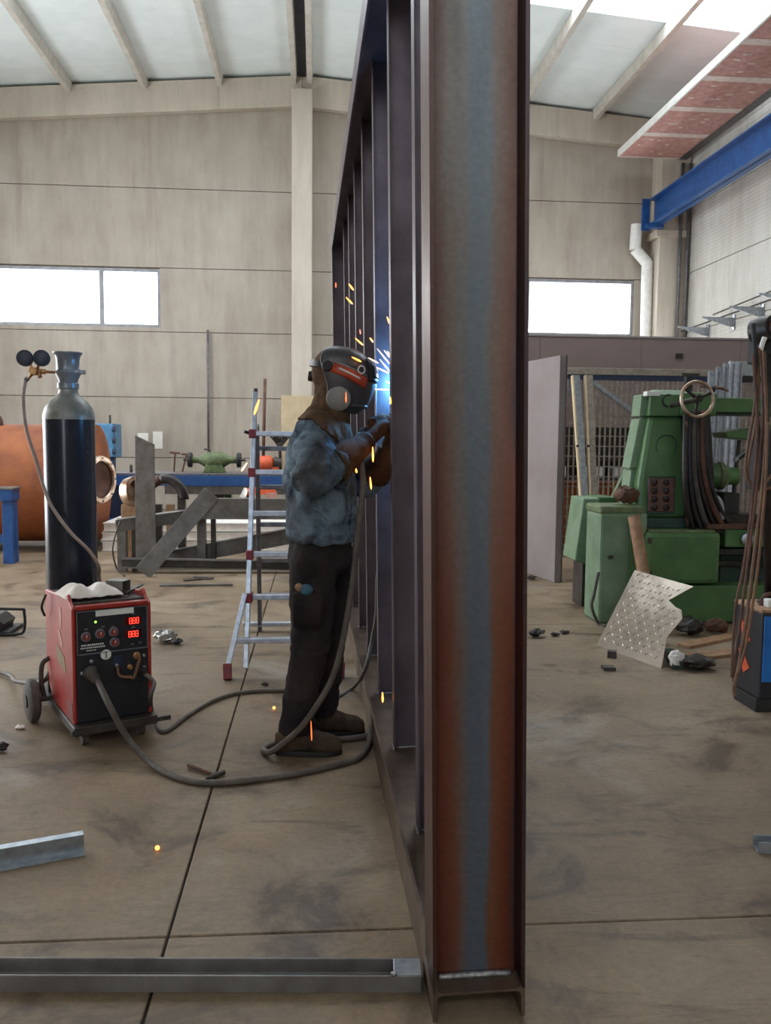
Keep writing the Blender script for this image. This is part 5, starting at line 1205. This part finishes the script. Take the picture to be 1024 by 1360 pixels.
L_HIP, L_KN, L_AN = J(.055, 3.955, .86), J(.06, 3.975, .49), J(.03, 4.0, .10)
HC = J(.100, 3.885, 1.655)
HF = V((.98, -.12, -.10)).normalized(); HL = UP.cross(HF).normalized(); HU = HF.cross(HL).normalized()
TH0, TH1 = J(.215, 3.855, 1.425), J(.352, 3.915, 1.470)           # torch handle
TD = (TH1 - TH0).normalized()
def hand(mb, wrist, c, d, a, u, rp, rf, flip=1):
    """hand closed round an axis through c along d: a points to the palm side, u over the top; five separate fingers"""
    knuck = c + a * (rp * 1.0) + u * (rp * .35)
    mb.chain([wrist, wrist.lerp(c + a * rp * .9, .55), c + a * rp * .95], [rf * 2.3, rf * 2.5, rf * 2.2], 12, 4)
    for k, (off, ln) in enumerate(((-.036, 185), (-.012, 215), (.012, 225), (.034, 200))):
        o = c + d * off * flip; pts = []
        for t in range(7):
            th = math.radians(10 + ln * t / 6); rr = rp * (1.06 - .10 * t / 6)
            pts.append(o + (a * math.cos(th) + u * math.sin(th)) * rr)
        mb.tube([wrist.lerp(o + a * rp, .62)] + pts, [rf * .9, rf * 1.05, rf, rf * .95, rf * .9, rf * .8], 9, 3); mb.sphere(pts[-1], rf * .8, 9, 6); mb.sphere(pts[2], rf * 1.06, 9, 6)
    b0 = wrist.lerp(c, .55) + a * rp * .5
    tp = [b0, c - d * .052 * flip + u * rp * .6 + a * rp * .75, c - d * .022 * flip + u * rp * 1.12 + a * rp * .55, c + d * .018 * flip + u * rp * 1.16 + a * rp * .40]
    mb.tube(tp, [rf * 1.25, rf * 1.15, rf * 1.0, rf * .82], 9, 3); mb.sphere(tp[-1], rf * .82, 9, 6)
CAMS = V((.25, -1, 0)); RA = (CAMS - TD * CAMS.dot(TD)).normalized(); RU = TD.cross(RA).normalized()
if RU.z < 0: RU = -RU
RC = TH0.lerp(TH1, .52)
LD = TD; LA = (V((.1, .75, -.75)) - TD * V((.1, .75, -.75)).dot(TD)).normalized(); LU = (-RU + RA * .2); LU = (LU - LD * LU.dot(LD) - LA * LU.dot(LA)).normalized()
LC = TH0.lerp(TH1, 1.02)
# --- body: one continuous surface
b = MB()
b.loft([(J(.02, PY, .82), UP, SY, .12, .10), (J(.02, PY, .90), UP, SY, .165, .115), (J(.022, PY, 1.05), UP, SY, .145, .105), (J(.028, PY, 1.26), UP, SY, .17, .12), (J(.028, PY, 1.40), UP, SY, .185, .095), (J(.04, PY, 1.475), UP, SY, .10, .075), (J(.062, PY + .004, 1.53), UP, SY, .056, .058), (J(.08, PY + .01, 1.60), UP, SY, .054, .060)], 20)
b.sphere(HC + HU * .02, (.092, .076, .108), 18, 12); b.loft([(HC - HU * .10 + HF * .035, HU, HL, .040, .045), (HC - HU * .05 + HF * .03, HU, HL, .058, .066), (HC, HU, HL, .068, .075)], 14)
b.tube([HC + HF * .088 + HU * .015, HC + HF * .105 - HU * .012, HC + HF * .09 - HU * .025], [.008, .013, .010], 8, 3)
for s_ in (-1, 1):
    b.sphere(HC + HF * .080 + HL * .030 * s_ + HU * .020, .012, 8, 6); b.sphere(HC + HL * .077 * s_ - HF * .008 + HU * .0, (.020, .010, .030), 8, 6)
b.tube([HC + HF * .088 - HU * .045 + HL * .02, HC + HF * .094 - HU * .045, HC + HF * .088 - HU * .045 - HL * .02], .007, 7, 3)
for sh_, el, wr, c in ((R_SH, R_EL, R_WR, None), (L_SH, L_EL, L_WR, None)):
    b.chain([sh_, sh_.lerp(el, .5), el], [.060, .050, .043], 12, 4); b.chain([el, el.lerp(wr, .4), wr], [.043, .042, .028], 12, 4)
for hp_, kn, an in ((R_HIP, R_KN, R_AN), (L_HIP, L_KN, L_AN)):
    b.chain([hp_, hp_.lerp(kn, .5), kn], [.088, .076, .058], 14, 4); b.chain([kn, kn.lerp(an, .35), an], [.056, .056, .036], 14, 4)
    b.chain([an + V((-.03, 0, -.06)), an + V((.06, 0, -.06)), an + V((.16, 0, -.072))], [.030, .032, .020], 10, 3)
hand(b, R_WR, RC, TD, RA, RU, .031, .0090); hand(b, L_WR, LC, LD, LA, LU, .031, .0090)
bo = remesh(b.build('body', 'skin', ps, fix=False), .008, 3)
bake(bo)
# --- jacket
j = MB()
j.loft([(J(.026, PY, .945), UP, SY, .186, .150), (J(.024, PY, 1.02), UP, SY, .186, .152), (J(.018, PY, 1.17), UP, SY, .200, .160), (J(.014, PY, 1.30), UP, SY, .212, .158), (J(.018, PY, 1.39), UP, SY, .212, .138), (J(.026, PY, 1.45), UP, SY, .175, .112), (J(.042, PY, 1.495), UP, SY, .110, .092), (J(.058, PY, 1.525), UP, SY, .088, .086)], 28)
j.chain([R_SH + V((.01, .03, -.0)), R_SH.lerp(R_EL, .5) + V((0, .0, 0)), R_EL], [.094, .086, .076], 16, 5); j.chain([R_EL, R_EL.lerp(R_WR, .30), R_EL.lerp(R_WR, .60)], [.076, .074, .060], 16, 5)
j.chain([L_SH + V((0, -.03, 0)), L_SH.lerp(L_EL, .5), L_EL], [.092, .082, .072], 16, 5); j.chain([L_EL, L_EL.lerp(L_WR, .3), L_EL.lerp(L_WR, .6)], [.072, .068, .058], 16, 5)
for k, (z, x) in enumerate(((1.0, 0), (1.09, 0), (1.16, 0))): pass
random.seed(5)
for k in range(9):      # heavy folds at elbow, armpit and waist
    t_ = random.random(); c = R_SH.lerp(R_EL, .35 + .65 * t_)
    a0 = random.uniform(0, 6.28); j.torus(c, (R_EL - R_SH) + V((random.uniform(-.08, .08), random.uniform(-.08, .08), 0)), .082, .014, 20, 6)
for q in (.12, .3, .46): j.torus(R_EL.lerp(R_WR, q), (R_WR - R_EL) + V((0, .04, .03)), .071, .012, 20, 6)
jo = remesh(j.build('jacket', 'denim', ps, fix=False), .009, 2, .034, .075)
bake(jo)
inv = WM[ps.name]
def part_of(src, name, mat, test, off, thick):
    vs = [inv @ v.co + v.normal * off for v in src.data.vertices]; keep = [p for p in src.data.polygons if test(inv @ p.center)]
    idx = {}; V_, F_ = [], []
    for p in keep:
        f = []
        for i in p.vertices:
            if i not in idx: idx[i] = len(V_); V_.append(vs[i])
            f.append(idx[i])
        F_.append(f)
    m_ = MB(); m_.add(V_, F_); o = m_.build(name, mat, ps, smooth=True, fix=False)
    s_ = o.modifiers.new('thick', 'SOLIDIFY'); s_.thickness = thick; s_.offset = 1
    return o
part_of(jo, 'leather_yoke', 'yoke', lambda p: p.z > 1.47 - max(0, p.x + .02) * .85 and (p - R_EL).length > .12 and (p - L_EL).length > .14, .002, .006)
part_of(jo, 'waistband', 'denim', lambda p: p.z < .995 and p.x < .3, .002, .005)
part_of(jo, 'front_flap', 'denim', lambda p: abs(p.y - 3.80) < .035 and p.x > .06 and .985 < p.z < 1.36, .001, .004)
# --- trousers
tr = MB()
tr.loft([(J(.02, PY, .985), UP, SY, .166, .130), (J(.018, PY, .90), UP, SY, .176, .140), (J(.02, PY, .83), UP, SY, .165, .135), (J(.02, PY, .79), UP, SY, .12, .10)], 24)
tr.chain([R_HIP + V((-.01, 0, 0)), R_HIP.lerp(R_KN, .5) + V((-.005, -.005, 0)), R_KN], [.112, .098, .083], 18, 5); tr.tube([R_KN + V((0, 0, .05)), R_KN, R_KN.lerp(R_AN, .5), R_AN + V((0, 0, .06)), R_AN + V((0, 0, -.005))], [.082, .083, .074, .071, .074], 18, 4)
tr.chain([L_HIP + V((.01, 0, 0)), L_HIP.lerp(L_KN, .5), L_KN], [.112, .098, .083], 18, 5); tr.tube([L_KN + V((0, 0, .05)), L_KN, L_KN.lerp(L_AN, .5), L_AN + V((0, 0, .06)), L_AN + V((0, 0, -.005))], [.082, .083, .074, .071, .074], 18, 4)
for kn, an in ((R_KN, R_AN), (L_KN, L_AN)):
    for q, r_ in ((-.06, .083), (.04, .082), (.60, .074), (.72, .073), (.84, .073), (.93, .075)):
        c = kn.lerp(an, q); tr.torus(c, (an - kn) + V((random.uniform(-.12, .12), random.uniform(-.12, .12), 0)), r_ - .004, .011, 22, 6)
to_ = remesh(tr.build('trousers', 'trouser', ps, fix=False), .009, 3, .024, .09)
bake(to_)
PKC = c = J(-.035, 3.670, .675)
pk = MB(); pk.loft([(c + V((0, -.000, -.09)), UP, V((1, 0, 0)), .060, .018), (c + V((0, -.008, -.02)), UP, V((1, 0, 0)), .066, .026), (c + V((0, -.008, .05)), UP, V((1, 0, 0)), .066, .024), (c + V((0, 0, .065)), UP, V((1, 0, 0)), .06, .016)], 18)
pko = pk.build('cargo_pocket', 'trouser', ps, smooth=True)
# --- boots
for an, lab_, ty in ((R_AN, 'boot', -.015), (L_AN, 'boot', -.01)):
    m_ = MB(); x0, y0 = an.x, an.y
    prof = ((-.092, .052, .040, .032), (-.065, .062, .054, .044), (-.01, .075, .066, .046), (.06, .066, .054, .047), (.12, .052, .046, .051), (.165, .046, .040, .048), (.190, .040, .031, .036), (.203, .036, .018, .020))
    m_.loft([(J(x0 + x, y0 + ty * (x + .09) / .29, z), (1, ty / .29, 0), SY, wd, hh) for x, z, hh, wd in prof], 18)
    m_.chain([J(x0 - .01, y0, .07), J(x0 - .005, y0, .13), J(x0, y0, .19)], [.060, .060, .062], 16, 3)
    bt_ = remesh(m_.build('boot', 'boot', ps, fix=False), .007, 3, .006, .05); bake(bt_)
    n = 26; ol = []
    for k in range(n):
        a = 2 * PI * k / n; cx = math.cos(a); ol.append((x0 + .055 + .150 * cx, y0 + ty * .5 * (1 + cx) + .050 * math.sin(a) * (1.0 if cx > 0 else .88)))
    MB().prism(ol, (0, 0, 0.0), (1, 0, 0), (0, 1, 0), (0, 0, 1), .024).build('sole', 'black', bt_, bevel=.004)
    lc = MB()
    for q in range(4): lc.tube([J(x0 + .055 - .014 * q, y0 - .03, .125 + .016 * q), J(x0 + .068 - .012 * q, y0, .135 + .016 * q), J(x0 + .055 - .014 * q, y0 + .03, .125 + .016 * q)], .0035, 6, 3)
    lc.build('laces', 'oily', bt_, smooth=True)
# --- gloves
for wr, el, c, d_, a, u in ((R_WR, R_EL, RC, TD, RA, RU), (L_WR, L_EL, LC, LD, LA, LU)):
    m_ = MB(); hand(m_, wr, c, d_, a, u, .037, .0140)
    g0 = el.lerp(wr, .44)
    m_.tube([g0, el.lerp(wr, .60), el.lerp(wr, .82), wr, wr.lerp(c + a * .03, .3)], [.082, .076, .062, .050, .046], 18, 4)
    go = remesh(m_.build('glove', 'leather', ps, fix=False), .0062, 3, .006, .05); bake(go)
    MB().tube([el.lerp(wr, .425), el.lerp(wr, .445)], [.085, .084], 20, 0).build('cuff_seam', 'yoke', go, smooth='auto')
# --- hood, helmet
hd_ = MB(); hd_.sphere(HC + HU * .025 - HF * .012, (.112, .096, .122), 20, 14); hd_.loft([(J(.045, PY, 1.47), UP, SY, .13, .105), (J(.058, PY + .003, 1.52), UP, SY, .095, .090), (J(.075, PY + .008, 1.58), UP, SY, .082, .088), (HC - HU * .0, HU, HL, .086, .1)], 20)
bake(remesh(hd_.build('leather_hood', 'yoke', ps, fix=False), .008, 4, .012, .06))
hm = MB(); ROW = [(-.148, .098, .062), (-.125, .132, .083), (-.09, .152, .098), (-.04, .166, .110), (.01, .172, .118), (.055, .164, .121), (.09, .142, .116), (.118, .108, .100), (.134, .074, .074), (.143, .034, .036), (.1455, .004, .004)]
def shell(th, v, off=0.0):
    for k in range(len(ROW) - 1):
        if ROW[k][0] <= v <= ROW[k + 1][0]:
            f = (v - ROW[k][0]) / (ROW[k + 1][0] - ROW[k][0]); F_ = ROW[k][1] + (ROW[k + 1][1] - ROW[k][1]) * f; S_ = ROW[k][2] + (ROW[k + 1][2] - ROW[k][2]) * f; break
    e_ = .86
    cx, sx_ = math.cos(th), math.sin(th)
    px = math.copysign(abs(cx) ** e_, cx) * (F_ + off); py = math.copysign(abs(sx_) ** e_, sx_) * (S_ + off)
    return HC + HF * (px - .005) + HL * py + HU * v
NT_ = 36
rows = []
for v, _, _ in ROW:
    A = math.radians(98 + 34 * max(0, (v + .02)) / .165)
    rows.append([shell(-A + 2 * A * i / NT_, v) for i in range(NT_ + 1)])
hv = [p for r_ in rows for p in r_]; n = NT_ + 1
hf = [(k * n + i, k * n + i + 1, (k + 1) * n + i + 1, (k + 1) * n + i) for k in range(len(rows) - 1) for i in range(NT_)]
hs_ = MB().add(hv, hf).build('helmet_shell', 'helmet', ps, smooth=True)
so_ = hs_.modifiers.new('thick', 'SOLIDIFY'); so_.thickness = .004; so_.offset = -1
sd = hs_.modifiers.new('soft', 'SUBSURF'); sd.levels = 1; sd.render_levels = 1
def patch(name, mat, quad, off, thick, nu=10, nv=4):
    """quad of (theta degrees, v) corners laid on the helmet shell"""
    P_, F2 = [], []
    for jv in range(nv + 1):
        for iu in range(nu + 1):
            s_, t_ = iu / nu, jv / nv
            a_ = (quad[0][0] * (1 - s_) + quad[1][0] * s_) * (1 - t_) + (quad[3][0] * (1 - s_) + quad[2][0] * s_) * t_
            v_ = (quad[0][1] * (1 - s_) + quad[1][1] * s_) * (1 - t_) + (quad[3][1] * (1 - s_) + quad[2][1] * s_) * t_
            P_.append(shell(math.radians(a_), v_, off))
    for jv in range(nv):
        for iu in range(nu):
            q = jv * (nu + 1) + iu; F2.append((q, q + 1, q + nu + 2, q + nu + 1))
    o = MB().add(P_, F2).build(name, mat, hs_, smooth=True); s_ = o.modifiers.new('thick', 'SOLIDIFY'); s_.thickness = thick; s_.offset = 1; return o
patch('orange_band', 'helmet_orange', ((-96, .022), (-42, -.035), (-40, .012), (-92, .062)), .0025, .0015)
patch('white_edge', 'helmet_grey', ((-98, .066), (-42, .018), (-42, .024), (-98, .074)), .0025, .0015, 10, 2)
patch('band_lettering', 'white_print', ((-88, .036), (-56, .002), (-55, .010), (-87, .044)), .0045, .0006, 10, 2)
patch('window_frame', 'black', ((-38, .0), (38, .0), (36, .095), (-36, .095)), .0025, .005, 12, 6)
patch('dark_lens', 'lens', ((-28, .018), (28, .018), (26, .08), (-26, .08)), .008, .002, 10, 5)
patch('chin_ridge', 'helmet', ((-60, -.12), (60, -.12), (60, -.105), (-60, -.105)), .003, .006, 14, 2)
cN = shell(math.radians(-54), .045, .0); MB().torus(cN + (-HL * .8 + HF * .5) * .006, (-HL * .8 + HF * .5), .016, .0035, 20, 6).build('ring_emblem', 'white_print', hs_, smooth=True)
cN = shell(math.radians(-84), -.088, .0); nn = (-HL + HF * .12 - HU * .12).normalized()
MB().lathe([(.004, .012), (.044, .010), (.052, .004), (.054, -.006), (.05, -.012)], cN + nn * .012, nn, 26).build('side_disc', 'helmet_grey', hs_, smooth='auto')
for s_ in (-1, 1):
    pv = HC + HL * .117 * s_ + HU * .045 - HF * .045
    MB().lathe([(.004, .016), (.020, .014), (.024, .008), (.025, -.01)], pv, HL * s_, 18).build('pivot_knob', 'black', hs_, smooth='auto')
hg = MB(); pts = []
for k in range(13):
    a = PI / 2 + PI * k / 12; pts.append(HC + HU * (.045 + .012 * math.sin((k / 12) * PI)) - HF * .03 + HL * .112 * math.sin(a) * 1.0 + HF * .105 * math.cos(a))
P1_ = [];
for p in pts: P1_.append([p - HU * .014, p + HU * .014, p + HU * .014 + (p - HC).normalized() * .004, p - HU * .014 + (p - HC).normalized() * .004])
MB().rings(P1_).build('head_strap', 'oily', ps, smooth='auto')
MB().lathe([(.004, .02), (.022, .018), (.024, 0)], HC - HU * .0 - HF * .118, -HF, 16).build('strap_dial', 'oily', ps, smooth='auto')
# item in the thigh pocket
it = thing('tape_measure', 'small blue and tan tape measure tucked into the thigh pocket', 'tape measure', PKC + V((-.02, -.02, .07)))
q = MB().sphere(PKC + V((-.004, -.018, .076)), (.028, .016, .026), 14, 8); q.build('case', 'tape_blue', it, smooth=True)
MB().sphere(PKC + V((-.036, -.010, .086)), (.018, .013, .018), 12, 7).build('clip', 'wood', it, smooth=True)

# ------------------------------------------------------------------ welding torch and its cable
ARC = J(.385, 3.985, 1.660)
wt = thing('welding_torch', 'black welding torch with a curved neck and long grey cable', 'welding torch', TH0)
MB().tube([TH0 - TD * .03, TH0, TH0.lerp(TH1, .5), TH1, TH1 + TD * .03], [.015, .019, .018, .019, .014], 14, 3).build('handle', 'black', wt, smooth=True)
tip = ARC - V((.010, .012, .036))
MB().tube([TH1 + TD * .02, TH1 + TD * .06 + V((0, 0, .03)), TH1.lerp(tip, .55) + V((-.012, -.012, .03)), tip - V((.003, .008, .034))], .0095, 10).build('neck', 'dark_steel', wt, smooth=True)
MB().tube([tip - V((.006, .012, .040)), tip], [.013, .010], 12, 0).build('nozzle', 'brass', wt, smooth='auto')
MB().box(TH0.x + .05, TH0.y + .05, TH0.z - .016, TH0.x + .075, TH0.y + .075, TH0.z - .004).build('trigger', 'oily', wt)
cpts = [TH0 - TD * .02, TH0 - TD * .065 + V((.02, -.02, -.02)), J(.192, 3.755, 1.30), at_y(482, 645, 3.70), at_y(476, 700, 3.68), at_y(467, 782, 3.655), at_y(446, 888, 3.63), at_y(412, 950, 3.64), at_y(385, 980, 3.665),
        J(-.195, 3.695, .03), J(-.225, 3.79, .014), J(-.12, 3.872, .013), J(.05, 3.878, .013), J(.18, 3.90, .013), J(.245, 3.93, .013), at_z(491, 975, .013), at_z(489, 990, .013), at_z(478, 1005, .013), at_z(455, 1014, .013), at_z(380, 1030, .013), at_z(280, 1040, .013), at_z(225, 1029, .014), at_z(192, 1006, .03),
        at_y(168, 978, 3.72), at_y(146, 938, 3.70), WMM @ (EUR + V((.012, -.10, -.028))), WMM @ (EUR + V((.008, -.06, -.014)))]
MB().tube(cpts, .0135, 10, 7).build('cable', 'cable', wt, smooth=True)
# ground lead
gpts = [WMM @ (GSOCK + V((.004, -.03, -.006))), WMM @ (GSOCK + V((.03, -.07, -.04))), at_y(200, 925, 3.86), at_z(203, 950, .012), at_z(217, 972, .011), at_z(250, 950, .011), at_z(285, 930, .011), at_z(320, 920, .011), at_z(370, 917, .011), at_z(415, 919, .011), at_z(444, 926, .011), at_z(468, 914, .011), at_y(485, 888, 4.42), at_y(494, 850, 4.48), at_y(500, 815, 4.50), at_y(501, 770, 4.52), J(.345, 4.50, .80)]
gl = thing('ground_cable', 'grey earth lead looping over the floor from machine to steel post', 'cable', gpts[0])
MB().tube(gpts, .0105, 9, 7).build('lead', 'cable', gl, smooth=True)
pv = J(.350, 4.50, .83)
MB().bar(pv + V((-.02, -.03, -.03)), pv + V((-.0, -.07, .06)), .03, .014).build('clamp_jaw', 'oily', gl, bevel=.003); MB().bar(pv + V((.0, -.01, -.03)), pv + V((.0, -.02, .06)), .03, .012).build('clamp_jaw', 'brass', gl, bevel=.003)

# ------------------------------------------------------------------ arc light and sparks
ac = tag(MB().sphere(ARC, .009, 12, 8).build('welding_arc', 'arc', smooth=True, origin=ARC), 'bright blue welding arc at the torch tip beside the post', 'arc')
pl_ = bpy.data.lights.new('arc_light', 'POINT'); pl_.energy = 25; pl_.color = (0.12, 0.46, 1.0); pl_.shadow_soft_size = .02
po_ = bpy.data.objects.new('arc_light', pl_); po_.location = ARC + V((-.010, -.004, .016)); COL.objects.link(po_)
def spark(u0, v0, u1, v1, y, r=.0045, mat='spark', grp='sparks flying from the arc', lab='glowing orange spark flying off the weld near the helmet and gloves'):
    a, b_ = at_y(u0, v0, y), at_y(u1, v1, y + .02); L = (b_ - a).length
    m_ = MB().lathe([(.0005, 0), (r * .6, L * .12), (r, L * .6), (r * .85, L * .85), (r * .3, L)], a, b_ - a, 8)
    return tag(m_.build('spark', mat, smooth=True), lab, 'spark', grp)
for s_ in ((463, 376.5, 469.7, 385.6, 3.95), (459.4, 394.5, 468.4, 404, 3.95), (471.6, 449, 482.5, 458.6, 3.95), (491, 448.4, 495.8, 454.7, 4.0), (513.8, 420.3, 518, 431, 4.05), (495, 593, 495.5, 613.7, 3.72), (491.5, 633, 493, 650, 3.72), (518.3, 526.7, 518.7, 537, 3.45), (467, 474, 480, 480.5, 3.74), (472.6, 622, 473.8, 628, 3.68)):
    spark(*s_)
for s_ in ((500.5, 462.5, 518.4, 484.4, 4.1), (504, 476.6, 518, 493.8, 4.1), (509.8, 465, 519.5, 476.6, 4.1), (488.8, 475, 502.8, 482.5, 3.72), (497, 517, 518, 517.5, 4.08), (512, 506, 519, 509.5, 4.08), (514, 466, 520, 474, 4.1), (498, 487, 517, 496, 4.08)):
    spark(*s_, r=.0038, mat='spark_white', grp='pale sparks at the arc', lab='pale hot spark close to the welding arc in front of the blue-lit post')
spark(478, 437, 478.8, 444, 4.0, .0035, 'spark_red', lab='dim red spark above the helmet'); spark(446, 375, 446.2, 382, 4.5, .004, 'spark_red', lab='dim red spark at the far end of the steel frame')
spark(459.4, 520, 459.7, 535, 3.66, .0035, 'spark_red', lab='red spark in front of the grey helmet disc'); spark(413, 957, 414, 984, 3.60, .003, 'spark_red', lab='red spark falling past the near boot')
spark(508, 919, 508.3, 933, 3.8, .005, 'spark', lab='orange spark falling at the foot of the blue-lit post')
spark(344.4, 530, 337.5, 551, 4.9, .0075, 'spark', lab='long bright yellow spark at the top of the ladder'); spark(328.5, 614, 320.5, 626, 4.9, .006, 'spark_white', lab='whitish spark beside the second ladder joint'); spark(326.5, 648, 326, 659, 4.9, .006, 'spark_white', lab='whitish spark left of the ladder below the second joint')
for u, v_, r, lab in ((209, 1126, .008, 'glowing spark lying alone on the near floor'), (364, 940, .008, 'glowing spark on the floor left of the boots'), (441, 930, .006, 'faint orange glow on the floor between legs and steel frame')):
    p = at_z(u, v_, r); tag(MB().sphere(p, r, 10, 7).build('spark', 'spark', smooth=True), lab, 'spark')
